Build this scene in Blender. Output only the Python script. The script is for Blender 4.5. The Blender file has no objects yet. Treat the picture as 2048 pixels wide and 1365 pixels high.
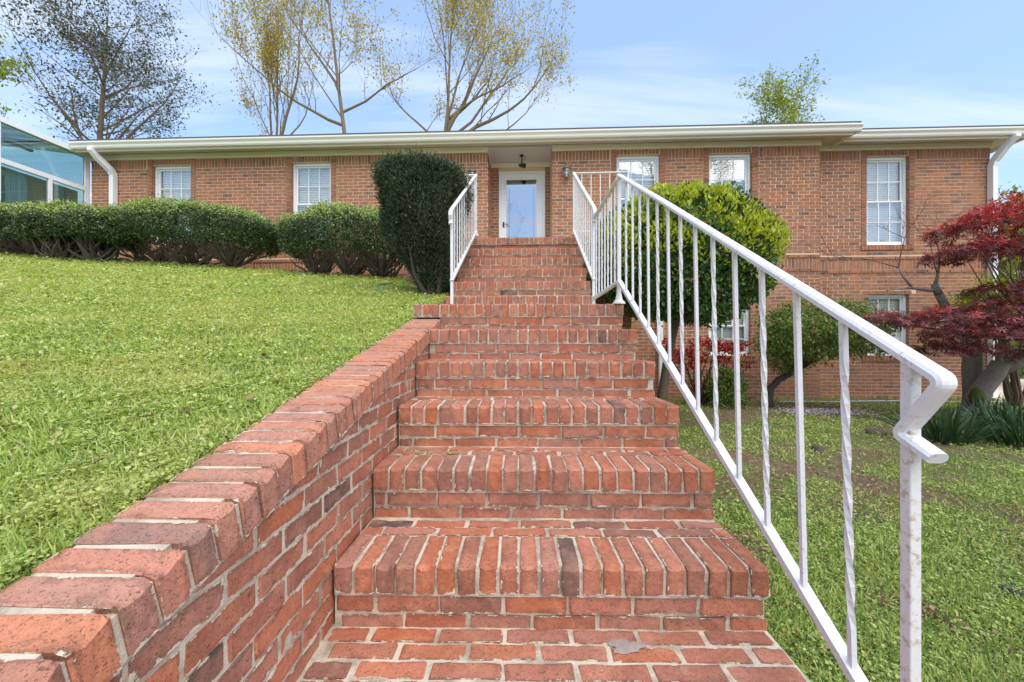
import bpy, bmesh, math, random
import numpy as np
from mathutils import Vector, Matrix
R = math.radians
random.seed(7)
rng = np.random.default_rng(7)
scene = bpy.context.scene
COL = scene.collection

# ------------------------------------------------------------------ camera
EYE = 0.942
cd = bpy.data.cameras.new('camera'); cam = bpy.data.objects.new('camera', cd); COL.objects.link(cam)
cam.location = (0, 0, EYE); cam.rotation_euler = (R(90), 0, 0)
cd.sensor_width = 36; cd.lens = 36*800/2048; cd.clip_start = .02; cd.clip_end = 2000
scene.camera = cam
# ------------------------------------------------------------------ sky, sun, exposure
SUN_EL, SUN_AZ = 54, 150      # azimuth clockwise from +Y (behind the camera, a little right)
w = bpy.data.worlds.new('World'); scene.world = w; w.use_nodes = True
nt = w.node_tree; nt.nodes.clear()
def wn(t, **k):
    n = nt.nodes.new(t)
    for a, b in k.items(): setattr(n, a, b)
    return n
out = wn('ShaderNodeOutputWorld'); bg = wn('ShaderNodeBackground')
sky = wn('ShaderNodeTexSky', sky_type='NISHITA'); sky.sun_disc = False
sky.sun_elevation = R(SUN_EL); sky.sun_rotation = R(SUN_AZ); sky.air_density = 1.0; sky.dust_density = .4; sky.ozone_density = 1.5
tc = wn('ShaderNodeTexCoord'); sep = wn('ShaderNodeSeparateXYZ'); nt.links.new(tc.outputs['Generated'], sep.inputs[0])
zz = wn('ShaderNodeMath', operation='MAXIMUM'); nt.links.new(sep.outputs['Z'], zz.inputs[0]); zz.inputs[1].default_value = 0
za = wn('ShaderNodeMath', operation='ADD'); nt.links.new(zz.outputs[0], za.inputs[0]); za.inputs[1].default_value = .12
dx = wn('ShaderNodeMath', operation='DIVIDE'); nt.links.new(sep.outputs['X'], dx.inputs[0]); nt.links.new(za.outputs[0], dx.inputs[1])
dy = wn('ShaderNodeMath', operation='DIVIDE'); nt.links.new(sep.outputs['Y'], dy.inputs[0]); nt.links.new(za.outputs[0], dy.inputs[1])
cv = wn('ShaderNodeCombineXYZ'); nt.links.new(dx.outputs[0], cv.inputs[0]); nt.links.new(dy.outputs[0], cv.inputs[1])
mp = wn('ShaderNodeMapping'); mp.inputs['Scale'].default_value = (.55, 2.6, 1); mp.inputs['Rotation'].default_value = (0, 0, R(7)); mp.inputs['Location'].default_value = (2.3, 1.1, 0)
nt.links.new(cv.outputs[0], mp.inputs[0])
n1 = wn('ShaderNodeTexNoise'); n1.inputs['Scale'].default_value = 1.0; n1.inputs['Detail'].default_value = 5; n1.inputs['Roughness'].default_value = .55; n1.inputs['Distortion'].default_value = .5
nt.links.new(mp.outputs[0], n1.inputs['Vector'])
cr = wn('ShaderNodeValToRGB'); cr.color_ramp.elements[0].position = .44; cr.color_ramp.elements[0].color = (0, 0, 0, 1); cr.color_ramp.elements[1].position = .72; cr.color_ramp.elements[1].color = (1, 1, 1, 1)
nt.links.new(n1.outputs['Fac'], cr.inputs[0])
sc = wn('ShaderNodeMix', data_type='RGBA', blend_type='MULTIPLY'); sc.inputs[0].default_value = 1
nt.links.new(sky.outputs[0], sc.inputs[6]); sc.inputs[7].default_value = (1, 1, 1, 1)
hz = wn('ShaderNodeMix', data_type='RGBA'); hz.inputs[0].default_value = .5; nt.links.new(sc.outputs[2], hz.inputs[6]); hz.inputs[7].default_value = (2.1, 3.05, 4.75, 1)
mx = wn('ShaderNodeMix', data_type='RGBA'); cm = wn('ShaderNodeMath', operation='MULTIPLY'); cm.inputs[1].default_value = .9
nt.links.new(cr.outputs[0], cm.inputs[0]); nt.links.new(cm.outputs[0], mx.inputs[0])
nt.links.new(hz.outputs[2], mx.inputs[6]); mx.inputs[7].default_value = (3.5, 3.9, 4.4, 1)
nt.links.new(mx.outputs[2], bg.inputs['Color']); bg.inputs['Strength'].default_value = .135
nt.links.new(bg.outputs[0], out.inputs[0])
sl = bpy.data.lights.new('sun', 'SUN'); sun = bpy.data.objects.new('sun', sl); COL.objects.link(sun)
sl.energy = 2.1; sl.angle = R(70); sl.color = (1, .92, .80)
az = R(SUN_AZ); el = R(SUN_EL)
sd = Vector((math.sin(az)*math.cos(el), math.cos(az)*math.cos(el), math.sin(el)))
sun.rotation_euler = (-sd).to_track_quat('-Z', 'Y').to_euler(); sun.location = sd*50
scene.view_settings.view_transform = 'Standard'; scene.view_settings.look = 'None'
scene.view_settings.gamma = 1; scene.view_settings.use_curve_mapping = False
scene.view_settings.exposure = 1.05
scene.render.engine = 'CYCLES'; scene.cycles.max_bounces = 6; scene.cycles.transparent_max_bounces = 12
scene.cycles.use_denoising = True

# ------------------------------------------------------------------ materials
def new_mat(name):
    m = bpy.data.materials.new(name); m.use_nodes = True; t = m.node_tree; t.nodes.clear()
    return m, G(t)
class G:
    def __init__(s, t): s.t = t
    def n(s, ty, ins=None, **k):
        n = s.t.nodes.new(ty)
        for a, b in k.items(): setattr(n, a, b)
        for a, b in (ins or {}).items():
            if isinstance(b, bpy.types.NodeSocket): s.t.links.new(b, n.inputs[a])
            else: n.inputs[a].default_value = b
        return n
    def math(s, op, a, b=0.0, c=0.0): return s.n('ShaderNodeMath', {0: a, 1: b, 2: c}, operation=op).outputs[0]
    def noise(s, vec, scale, detail=3, rough=.55, dist=0): return s.n('ShaderNodeTexNoise', {'Vector': vec, 'Scale': scale, 'Detail': detail, 'Roughness': rough, 'Distortion': dist}).outputs['Fac']
    def ramp(s, f, stops, interp='LINEAR'):
        n = s.n('ShaderNodeValToRGB', {0: f}); e = n.color_ramp.elements; n.color_ramp.interpolation = interp
        while len(e) < len(stops): e.new(.5)
        for q, (p, c) in zip(e, stops): q.position = p; q.color = (*c, 1) if len(c) == 3 else c
        return n.outputs[0]
    def step(s, f, a, b): return s.n('ShaderNodeMapRange', {0: f, 1: a, 2: b, 3: 0.0, 4: 1.0}, interpolation_type='SMOOTHSTEP').outputs[0]
    def mix(s, f, a, b, bt='MIX'):
        n = s.n('ShaderNodeMix', data_type='RGBA', blend_type=bt)
        for i, v in ((0, f), (6, a), (7, b)):
            if isinstance(v, bpy.types.NodeSocket): s.t.links.new(v, n.inputs[i])
            else: n.inputs[i].default_value = v if i == 0 else (*v, 1)
        return n.outputs[2]
    def bump(s, h, strength=.5, dist=.01, normal=None):
        d = {'Height': h, 'Strength': strength, 'Distance': dist}
        if normal is not None: d['Normal'] = normal
        return s.n('ShaderNodeBump', d).outputs[0]
    def out(s, col, rough=.8, normal=None, spec=.3, metal=0, trans=None, extra=None):
        d = {'Base Color': col if isinstance(col, bpy.types.NodeSocket) else (*col, 1), 'Roughness': rough, 'Specular IOR Level': spec, 'Metallic': metal}
        if normal is not None: d['Normal'] = normal
        b = s.n('ShaderNodeBsdfPrincipled', d); sh = b.outputs[0]
        if trans is not None:
            f, c = trans
            tr = s.n('ShaderNodeBsdfTranslucent', {'Color': c if isinstance(c, bpy.types.NodeSocket) else (*c, 1)})
            sh = s.n('ShaderNodeMixShader', {0: f, 1: sh, 2: tr.outputs[0]}).outputs[0]
        s.n('ShaderNodeOutputMaterial', {0: sh})

MORTAR = (.56, .47, .36)
def brick_mat(name, island=False, palette=None, smear=True):
    m, g = new_mat(name)
    if island:
        rnd = g.n('ShaderNodeNewGeometry').outputs['Random Per Island']
    else:
        rnd = g.n('ShaderNodeObjectInfo').outputs['Random']
    tcn = g.n('ShaderNodeTexCoord')
    off = g.n('ShaderNodeCombineXYZ', {0: g.math('MULTIPLY', rnd, 61), 1: g.math('MULTIPLY', rnd, 37), 2: g.math('MULTIPLY', rnd, 91)}).outputs[0]
    v = g.n('ShaderNodeVectorMath', {0: tcn.outputs['Object'], 1: off}, operation='ADD').outputs[0]
    base = g.ramp(rnd, palette)
    if not smear:
        wp = g.n('ShaderNodeNewGeometry').outputs['Position']
        base = g.mix(g.step(g.noise(wp, .9, 4, .6), .35, .68), g.mix(.35, base, (.21, .095, .066)), g.mix(.25, base, (.46, .22, .115)))
    r2 = g.math('FRACT', g.math('MULTIPLY', rnd, 17.31))
    big = g.noise(v, 9, 3)
    base = g.mix(g.math('MULTIPLY', g.step(big, .42, .68), .6), base, (.48, .205, .13))
    base = g.mix(g.math('MULTIPLY', g.step(g.noise(v, 15, 5, .7), .52, .70), .65), base, (.23, .11, .078))
    hsv = g.n('ShaderNodeHueSaturation', {'Value': g.math('ADD', .88, g.math('MULTIPLY', r2, .26)), 'Saturation': g.math('ADD', .88, g.math('MULTIPLY', r2, .2)), 'Color': base}).outputs[0]
    pit = g.math('MAXIMUM', g.step(g.noise(v, 230, 2, .6), .60, .68), g.step(g.noise(v, 70, 3, .6), .66, .70))
    mot = g.noise(v, 48, 5, .75)
    col = g.mix(.42, hsv, g.mix(mot, (.05, .05, .05), (.95, .95, .95)), 'OVERLAY')
    col = g.mix(g.math('MULTIPLY', pit, .6), col, (.10, .05, .038))
    fine = g.noise(v, 420, 2)
    col = g.mix(.4, col, g.mix(fine, (.12, .12, .12), (1, 1, 1)), 'OVERLAY')
    h = g.math('ADD', g.math('MULTIPLY', g.noise(v, 60, 5, .65), .8), g.math('MULTIPLY', pit, -.35))
    h = g.math('ADD', h, g.math('MULTIPLY', g.noise(v, 18, 2), .9))
    if smear:
        ga = g.n('ShaderNodeSeparateXYZ', {0: tcn.outputs['Generated']}); na = g.n('ShaderNodeSeparateXYZ', {0: tcn.outputs['Normal']})
        ds = None
        for i, L in enumerate((.203, .092, .057)):
            q = ga.outputs[i]
            e = g.math('MULTIPLY', g.math('MINIMUM', q, g.math('SUBTRACT', 1.0, q)), L)
            e = g.math('ADD', e, g.math('MULTIPLY', g.math('GREATER_THAN', g.math('ABSOLUTE', na.outputs[i]), .38), 1.0))
            ds = e if ds is None else g.math('MINIMUM', ds, e)
        thr = g.math('MULTIPLY', g.math('SUBTRACT', g.noise(v, 30, 4, .7), .47), .042)
        sm = g.step(g.math('SUBTRACT', thr, ds), -.0012, .0012)
        gr = g.step(g.math('SUBTRACT', g.math('MULTIPLY', g.math('SUBTRACT', g.noise(v, 13, 5, .7), .40), .075), ds), -.006, .006)
        col = g.mix(g.math('MULTIPLY', gr, .33), col, (.085, .052, .04))
        mcol = g.mix(g.noise(v, 90, 3), (.50, .43, .33), (.78, .70, .56))
        col = g.mix(g.math('MULTIPLY', sm, .92), col, mcol)
        h = g.math('ADD', h, g.math('MULTIPLY', sm, .5))
    g.out(col, .82, g.bump(h, .8, .005), .25)
    return m
PAL_STEP = [(0, (.10, .066, .058)), (.012, (.13, .08, .066)), (.03, (.27, .112, .074)), (.3, (.38, .145, .086)), (.55, (.335, .12, .074)), (.8, (.43, .17, .106)), (1, (.395, .165, .112))]
PAL_CAP = [(0, (.24, .14, .11)), (.03, (.28, .155, .12)), (.06, (.40, .175, .115)), (.4, (.47, .20, .118)), (.7, (.49, .215, .14)), (1, (.43, .195, .14))]
PAL_HOUSE = [(0, (.13, .09, .07)), (.06, (.16, .10, .074)), (.10, (.26, .125, .074)), (.45, (.36, .165, .092)), (.75, (.33, .145, .08)), (1, (.39, .185, .105))]
M = {}
M['brick'] = brick_mat('stair_brick', palette=PAL_STEP)
M['cap'] = brick_mat('cap_brick', palette=PAL_CAP)
M['hbrick'] = brick_mat('house_brick', palette=PAL_HOUSE, smear=False)
M['hbrick_i'] = brick_mat('house_brick_mass', island=True, palette=PAL_HOUSE, smear=False)

def simple(name, col, rough=.7, var=.12, scale=12, bump=.15, spec=.3, bd=.004, metal=0, dirt=None):
    m, g = new_mat(name); v = g.n('ShaderNodeTexCoord').outputs['Object']
    nz = g.noise(v, scale, 5, .6)
    c = g.mix(nz, tuple(x*(1-var) for x in col), tuple(min(1, x*(1+var)) for x in col))
    if dirt:
        dc, lo, hi, ds, amt = dirt
        c = g.mix(g.math('MULTIPLY', g.step(g.noise(v, ds, 6, .7), lo, hi), amt), c, dc)
    g.out(c, rough, g.bump(g.noise(v, scale*6, 4), bump, bd), spec, metal)
    M[name] = m; return m
m, g = new_mat('mortar'); v = g.n('ShaderNodeTexCoord').outputs['Object']
c = g.mix(g.noise(v, 25, 5, .65), (.48, .41, .32), (.78, .70, .57))
c = g.mix(g.math('MULTIPLY', g.step(g.noise(v, 5, 6, .7), .44, .62), .75), c, (.27, .22, .165))
g.out(c, .95, g.bump(g.noise(v, 130, 5, .7), .8, .006), .1); M['mortar'] = m
simple('house_mortar', (.72, .55, .38), .95, .15, 20, .5)
simple('paint', (.70, .70, .715), .45, .05, 6, .3, .4, .003, dirt=((.40, .33, .23), .55, .68, 70, .65))
simple('post_paint', (.70, .69, .68), .48, .06, 9, .3, .4, .003, dirt=((.42, .31, .17), .50, .66, 55, .75))
simple('rusty_paint', (.72, .69, .63), .5, .08, 9, .2, .4, .003, dirt=((.30, .17, .08), .52, .72, 30, .7))
simple('trim', (.80, .77, .66), .5, .04, 3, .05, .4)
simple('gutter', (.78, .75, .68), .4, .05, 2, .03, .45)
simple('soffit', (.66, .60, .54), .6, .05, 4, .05)
simple('ceiling_board', (.60, .58, .58), .6, .05, 4, .05)
simple('vinyl', (.84, .85, .87), .35, .03, 3, .02, .5)
simple('shingle', (.10, .10, .105), .9, .3, 30, .6)
simple('bark', (.17, .125, .09), .95, .4, 30, .9, .1, .02)
simple('pale_bark', (.22, .165, .11), .95, .35, 12, .8, .1, .03)
simple('grey_bark', (.30, .26, .22), .95, .3, 14, .8, .1, .015, dirt=((.14, .12, .10), .5, .7, 25, .6))
simple('hedge_bark', (.13, .105, .085), .95, .3, 30, .8, .1)
simple('dark_bark', (.075, .06, .048), .95, .3, 30, .8, .1)
simple('twig', (.12, .075, .055), .95, .3, 30, .5, .1)
simple('dark_metal', (.06, .055, .05), .45, .2, 20, .1, .5, metal=.6)
simple('bronze', (.19, .165, .13), .5, .3, 25, .2, .5, metal=.5)
simple('concrete', (.60, .52, .42), .9, .12, 4, .3)
simple('hose_green', (.08, .25, .15), .5, .1, 10, .05)
simple('hose_blue', (.45, .55, .58), .5, .1, 10, .05)
simple('fabric_black', (.03, .032, .036), .6, .2, 30, .2)
simple('wood_grey', (.10, .08, .065), .9, .3, 25, .5)
simple('roofing', (.42, .42, .44), .6, .1, 6, .1)
simple('curtain', (.50, .54, .47), .8, .15, 2, .05)
simple('blind', (.88, .88, .86), .5, .04, 3, .02)
simple('interior', (.35, .33, .30), .9, .1, 2, .0)
simple('lichen', (.11, .12, .035), 1, .4, 60, .9)

def glass_mat(name, tint, refl, rough=.02):
    m, g = new_mat(name)
    v = g.n('ShaderNodeTexCoord').outputs['Object']
    bp = g.bump(g.noise(v, 2.2, 2), .05, .02)
    tr = g.n('ShaderNodeBsdfTransparent', {'Color': (*tint, 1)})
    gl = g.n('ShaderNodeBsdfGlossy', {'Color': (.95, .97, 1, 1), 'Roughness': rough, 'Normal': bp})
    fr = g.n('ShaderNodeLayerWeight', {'Blend': .25}).outputs['Fresnel']
    f = g.math('MINIMUM', 1.0, g.math('ADD', refl, g.math('MULTIPLY', fr, .6)))
    sh = g.n('ShaderNodeMixShader', {0: f, 1: tr.outputs[0], 2: gl.outputs[0]})
    g.n('ShaderNodeOutputMaterial', {0: sh.outputs[0]}); M[name] = m
glass_mat('glass', (.95, .97, .97), .09)
glass_mat('door_glass', (.25, .28, .32), .48)
glass_mat('teal_glass', (.30, .60, .62), .15)
glass_mat('sunroom_glass', (.62, .76, .72), .10)
glass_mat('lamp_glass', (.9, .92, .92), .15)

def leaf_mat(name, stops, tcol=None, tf=.3, rough=.5, spec=.35, patch=None):
    m, g = new_mat(name)
    rnd = g.n('ShaderNodeNewGeometry').outputs['Random Per Island']
    c = g.ramp(rnd, stops)
    if patch:
        v = g.n('ShaderNodeTexCoord').outputs['Object']
        pc, sc_, lo, hi, amt = patch
        c = g.mix(g.math('MULTIPLY', g.step(g.noise(v, sc_, 3), lo, hi), amt), c, pc)
    t = g.mix(1.0, c, (1.3, 1.25, .55), 'MULTIPLY')
    g.out(c, rough, None, spec, trans=(tf, t)); M[name] = m
leaf_mat('lawn_leaf', [(0, (.14, .22, .055)), (.3, (.33, .45, .11)), (.6, (.50, .60, .19)), (.85, (.62, .68, .27)), (1, (.62, .54, .32))], tf=.4, patch=((.56, .56, .22), 2.2, .46, .64, .6))
leaf_mat('yard_leaf', [(0, (.10, .17, .05)), (.4, (.27, .39, .10)), (.7, (.43, .54, .155)), (.92, (.55, .58, .21)), (1, (.52, .42, .25))], tf=.35)
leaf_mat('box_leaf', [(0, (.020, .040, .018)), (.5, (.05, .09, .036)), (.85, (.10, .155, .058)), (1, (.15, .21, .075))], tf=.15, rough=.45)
leaf_mat('box_lit_tip', [(0, (.22, .31, .08)), (.5, (.36, .46, .13)), (1, (.48, .56, .19))], tf=.25, rough=.45)  # pale hedge tips, colour raised to paint in the lit tops
leaf_mat('yew_leaf', [(0, (.022, .036, .02)), (.5, (.045, .07, .036)), (.9, (.08, .115, .055)), (1, (.12, .14, .06))], tf=.1, rough=.45)
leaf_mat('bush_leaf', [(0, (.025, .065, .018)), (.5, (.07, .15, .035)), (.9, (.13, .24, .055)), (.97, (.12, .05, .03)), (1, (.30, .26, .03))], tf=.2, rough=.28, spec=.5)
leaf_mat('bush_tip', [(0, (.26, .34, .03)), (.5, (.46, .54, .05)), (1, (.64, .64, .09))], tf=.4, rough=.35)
leaf_mat('shrub_leaf', [(0, (.06, .12, .03)), (.5, (.14, .22, .05)), (.85, (.26, .32, .08)), (1, (.36, .33, .09))], tf=.3)
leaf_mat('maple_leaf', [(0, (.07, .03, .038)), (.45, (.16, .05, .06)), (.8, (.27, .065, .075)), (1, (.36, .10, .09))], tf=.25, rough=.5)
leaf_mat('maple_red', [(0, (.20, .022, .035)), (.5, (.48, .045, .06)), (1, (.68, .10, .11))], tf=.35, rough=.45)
leaf_mat('azalea_flower', [(0, (.25, .004, .016)), (.6, (.45, .01, .03)), (1, (.60, .04, .07))], tf=.25)
leaf_mat('gold_leaf', [(0, (.22, .16, .03)), (.4, (.44, .33, .05)), (.8, (.62, .46, .07)), (1, (.42, .42, .09))], tf=.45)
leaf_mat('dark_leaf', [(0, (.045, .05, .034)), (.6, (.085, .095, .058)), (1, (.14, .15, .085))], tf=.2)
leaf_mat('lime_leaf', [(0, (.15, .20, .02)), (.5, (.28, .34, .035)), (1, (.42, .46, .06))], tf=.4)
leaf_mat('green_leaf', [(0, (.05, .11, .02)), (.5, (.11, .20, .035)), (1, (.22, .32, .07))], tf=.35)
leaf_mat('blade', [(0, (.022, .055, .026)), (.5, (.045, .095, .042)), (.92, (.075, .13, .055)), (1, (.22, .19, .10))], tf=.2, rough=.4)
leaf_mat('phlox', [(0, (.40, .30, .50)), (.5, (.55, .45, .62)), (1, (.68, .62, .74))], tf=.3)
leaf_mat('dead_leaf', [(0, (.10, .055, .03)), (.5, (.21, .12, .065)), (.85, (.32, .21, .13)), (1, (.38, .29, .21))], tf=.1, rough=.8)

m, g = new_mat('soil'); v = g.n('ShaderNodeTexCoord').outputs['Object']
c = g.mix(g.noise(v, 14, 6, .7), (.09, .065, .042), (.32, .235, .155))
c = g.mix(g.math('MULTIPLY', g.step(g.noise(v, .9, 4), .42, .6), .75), c, g.mix(g.noise(v, 50, 4, .7), (.06, .10, .028), (.20, .27, .07)))
g.out(c, .95, g.bump(g.noise(v, 60, 6, .75), 1, .02), .1); M['soil'] = m

m, g = new_mat('turf'); v = g.n('ShaderNodeTexCoord').outputs['Object']
c = g.mix(g.noise(v, 45, 6, .75), (.10, .13, .04), (.40, .48, .16))
c = g.mix(g.math('MULTIPLY', g.step(g.noise(v, 3.1, 4), .60, .72), .7), c, (.22, .17, .10))
g.out(c, .95, g.bump(g.noise(v, 70, 6, .75), 1, .02), .1); M['turf'] = m

# ------------------------------------------------------------------ mesh helpers
def link(name, me, mat=None, parent=None, loc=None, rotz=None):
    o = bpy.data.objects.new(name, me); COL.objects.link(o)
    if mat is not None and me is not None and not me.materials: me.materials.append(M[mat] if isinstance(mat, str) else mat)
    if parent: o.parent = parent
    if loc is not None: o.location = loc
    if rotz is not None: o.rotation_euler = (0, 0, rotz)
    return o
def tag(o, label, cat, group=None, kind=None):
    if label: o['label'] = label
    if cat: o['category'] = cat
    if group: o['group'] = group
    if kind: o['kind'] = kind
    return o
def empty(name, loc=(0, 0, 0), rotz=0, label=None, cat=None, group=None):
    o = link(name, None, None, None, loc, rotz); o.empty_display_size = .1
    return tag(o, label, cat, group)
def struct(o): o['kind'] = 'structure'; return o
class MB:
    def __init__(s): s.v = []; s.f = []
    def box(s, x0, x1, y0, y1, z0, z1):
        b = len(s.v)
        s.v += [(x0, y0, z0), (x1, y0, z0), (x1, y1, z0), (x0, y1, z0), (x0, y0, z1), (x1, y0, z1), (x1, y1, z1), (x0, y1, z1)]
        s.f += [(b, b+3, b+2, b+1), (b+4, b+5, b+6, b+7), (b, b+1, b+5, b+4), (b+1, b+2, b+6, b+5), (b+2, b+3, b+7, b+6), (b+3, b, b+4, b+7)]
        return s
    def prism(s, poly, d0, d1, axis='x'):
        # poly: list of 2D points in the two other axes, extruded along axis from d0 to d1
        b = len(s.v); n = len(poly)
        def pt(p, d): return {'x': (d, p[0], p[1]), 'y': (p[0], d, p[1]), 'z': (p[0], p[1], d)}[axis]
        s.v += [pt(p, d0) for p in poly] + [pt(p, d1) for p in poly]
        s.f += [tuple(range(b+n-1, b-1, -1)), tuple(range(b+n, b+2*n))]
        for i in range(n):
            j = (i+1) % n; s.f.append((b+i, b+j, b+n+j, b+n+i))
        return s
    def sweep(s, path, prof, up=Vector((0, 0, 1)), twist=None, cap=True):
        # sweep a 2D profile (side, up) along a path with mitred joints
        P = [Vector(p) for p in path]; n = len(prof); b = len(s.v)
        for i, p in enumerate(P):
            a = (P[i]-P[i-1]).normalized() if i else (P[1]-P[0]).normalized()
            c = (P[i+1]-P[i]).normalized() if i < len(P)-1 else a
            t = (a+c).normalized()
            k = 1/max(.35, t.dot(a))
            side = a.cross(up)
            if side.length < 1e-4: side = Vector((1, 0, 0))
            side.normalize(); nn = side.cross(t).normalized()
            tw = twist[i] if twist else 0
            for (q, r) in prof:
                q2, r2 = q*math.cos(tw)-r*math.sin(tw), q*math.sin(tw)+r*math.cos(tw)
                s.v.append(tuple(p+side*q2+nn*r2*k))
        for i in range(len(P)-1):
            for j in range(n):
                j2 = (j+1) % n
                s.f.append((b+i*n+j, b+i*n+j2, b+(i+1)*n+j2, b+(i+1)*n+j))
        if cap:
            s.f.append(tuple(range(b+n-1, b-1, -1))); e = b+(len(P)-1)*n; s.f.append(tuple(range(e, e+n)))
        return s
    def tube(s, path, rad, n=6, cap=True):
        P = [Vector(p) for p in path]; b = len(s.v)
        ref = Vector((.3, .9, .2)).normalized()
        for i, p in enumerate(P):
            t = (P[min(i+1, len(P)-1)]-P[max(i-1, 0)]).normalized()
            u = t.cross(ref)
            if u.length < .05: u = t.cross(Vector((1, 0, 0)))
            u.normalize(); w_ = t.cross(u)
            r = rad[i] if hasattr(rad, '__len__') else rad
            for j in range(n):
                a = 2*math.pi*j/n
                s.v.append(tuple(p+(u*math.cos(a)+w_*math.sin(a))*r))
        for i in range(len(P)-1):
            for j in range(n):
                j2 = (j+1) % n; s.f.append((b+i*n+j, b+i*n+j2, b+(i+1)*n+j2, b+(i+1)*n+j))
        if cap:
            s.f.append(tuple(range(b+n-1, b-1, -1))); e = b+(len(P)-1)*n; s.f.append(tuple(range(e, e+n)))
        return s
    def lathe(s, prof, c, n=12):
        b = len(s.v)
        for (r, z) in prof:
            for j in range(n):
                a = 2*math.pi*j/n; s.v.append((c[0]+r*math.cos(a), c[1]+r*math.sin(a), c[2]+z))
        for i in range(len(prof)-1):
            for j in range(n):
                j2 = (j+1) % n; s.f.append((b+i*n+j, b+i*n+j2, b+(i+1)*n+j2, b+(i+1)*n+j))
        s.f.append(tuple(range(b+n-1, b-1, -1))); e = b+(len(prof)-1)*n; s.f.append(tuple(range(e, e+n)))
        return s
    def mesh(s, name):
        me = bpy.data.meshes.new(name); me.from_pydata(s.v, [], s.f); me.update(); return me
    def build(s, name, mat, parent=None, smooth=False, loc=None, rotz=None):
        me = s.mesh(name)
        if smooth: me.polygons.foreach_set('use_smooth', [True]*len(me.polygons))
        return link(name, me, mat, parent, loc, rotz)
def bulk(name, V, tmpl, mat, parent=None, matidx=None, mats=None, smooth=False):
    """V (N,k,3) copies of one little face set"""
    V = np.asarray(V, dtype=np.float32); N, k, _ = V.shape
    fl = np.array([len(t) for t in tmpl]); idx = np.concatenate([np.array(t) for t in tmpl])
    loops = (idx[None, :]+np.arange(N)[:, None]*k).ravel().astype(np.int32)
    tot = np.tile(fl, N).astype(np.int32); st = np.concatenate([[0], np.cumsum(tot)[:-1]]).astype(np.int32)
    me = bpy.data.meshes.new(name); me.vertices.add(N*k); me.vertices.foreach_set('co', V.ravel())
    me.loops.add(len(loops)); me.loops.foreach_set('vertex_index', loops)
    me.polygons.add(len(tot)); me.polygons.foreach_set('loop_start', st); me.polygons.foreach_set('loop_total', tot)
    if mats:
        for q in mats: me.materials.append(M[q])
        if matidx is not None: me.polygons.foreach_set('material_index', np.repeat(matidx, len(tmpl)).astype(np.int32))
    me.update(calc_edges=True)
    return link(name, me, None if mats else mat, parent)
def unit(a): return a/np.maximum(1e-9, np.linalg.norm(a, axis=-1, keepdims=True))
DIAMOND = [(0, 1, 2), (0, 2, 3)]
HEXA = [(0, 1, 2), (0, 2, 3), (0, 3, 4), (0, 4, 5)]
def leaf_quads(P, axis, nrm, L, W, fold=.25, shape='diamond', droop=.0):
    """leaf blades at P: axis direction, rough normal, length, width"""
    N = len(P); axis = unit(axis); side = unit(np.cross(axis, nrm)); up = np.cross(side, axis)
    L = np.broadcast_to(L, (N,))[:, None]; W = np.broadcast_to(W, (N,))[:, None]
    b = P; t = P+axis*L+up*(-droop*L)
    if shape == 'diamond':
        m = P+axis*L*.5
        return np.stack([b, m+side*W*.5+up*W*fold, t, m-side*W*.5+up*W*fold], 1)
    a1 = P+axis*L*.28; a2 = P+axis*L*.72+up*(-droop*.4*L)
    return np.stack([b, a1+side*W*.46+up*W*fold, a2+side*W*.42+up*W*fold, t, a2-side*W*.42+up*W*fold, a1-side*W*.46+up*W*fold], 1)
def rdir(n): return unit(rng.normal(size=(n, 3)))
def wob(x, y, s=1.0, k=0):
    """cheap smooth noise about -1..1"""
    return (np.sin(x*1.7*s+1.3+k)*np.cos(y*1.3*s+.7*k)+np.sin(x*.9*s-y*1.9*s+2.1*k)+.6*np.sin(x*3.7*s+y*2.9*s+k))/2.6

# ------------------------------------------------------------------ frames
TS, CX, CY, T, RISE, SW = .0138, .610, -.9464, .3577, .2051, 1.43       # lower flight
cs, ss = math.cos(TS), math.sin(TS)
S_LOC = (-CX*cs-CY*ss, CX*ss-CY*cs, 0); S_ROT = -TS
def s2w(X, Y, Z=0): return Vector((S_LOC[0]+X*cs+Y*ss, S_LOC[1]-X*ss+Y*cs, Z))
TH = .045; ch, sh = math.cos(TH), math.sin(TH); H_LOC = (0, 8.07, 0); H_ROT = -TH
def h2w(a, b, z=0): return Vector((a*ch+b*sh, 8.07-a*sh+b*ch, z))

# ------------------------------------------------------------------ ground
def gz_left(x, y): return .383+.228*np.clip(y, .2, 7.0)+.065*np.clip(-x-1, 0, 9)
def gz_right(x, y): return -.10-.012*np.clip(y, 0, 8.5)
xs = np.concatenate([[-200, -80, -40, -24, -16], np.linspace(-12, -.95, 56), [-.84, -.74, -.67, -.5], np.linspace(-.3, 12, 56), [14, 18, 25, 40, 80, 200]])
ys = np.concatenate([[-60, -25, -10, -4, -2, -1], np.linspace(-.4, 9, 60), [10, 12, 16, 24, 40, 80, 200, 600]])
XX, YY = np.meshgrid(xs, ys); left = XX < -.70
rough = .009*wob(XX, YY, 1.6)+.006*wob(XX, YY, 4.1, 2)
ZZ = np.where(left, gz_left(XX, YY)+rough*np.clip((-.74-XX)*2, 0, 1), gz_right(XX, YY)+rough)
nx, ny = len(xs), len(ys)
gm = MB(); gm.v = [tuple(p) for p in np.stack([XX, YY, ZZ], -1).reshape(-1, 3)]
gm.f = [(j*nx+i, j*nx+i+1, (j+1)*nx+i+1, (j+1)*nx+i) for j in range(ny-1) for i in range(nx-1)]
gr_o = struct(gm.build('ground', 'soil', smooth=True)); gr_o.data.materials.append(M['turf'])
for p in gr_o.data.polygons:
    if p.center.x < -.74: p.material_index = 1
dv = MB(); dv.box(9.2, 60, 7.6, 11.4, -.5, -.15); struct(dv.build('driveway', 'concrete'))

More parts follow.
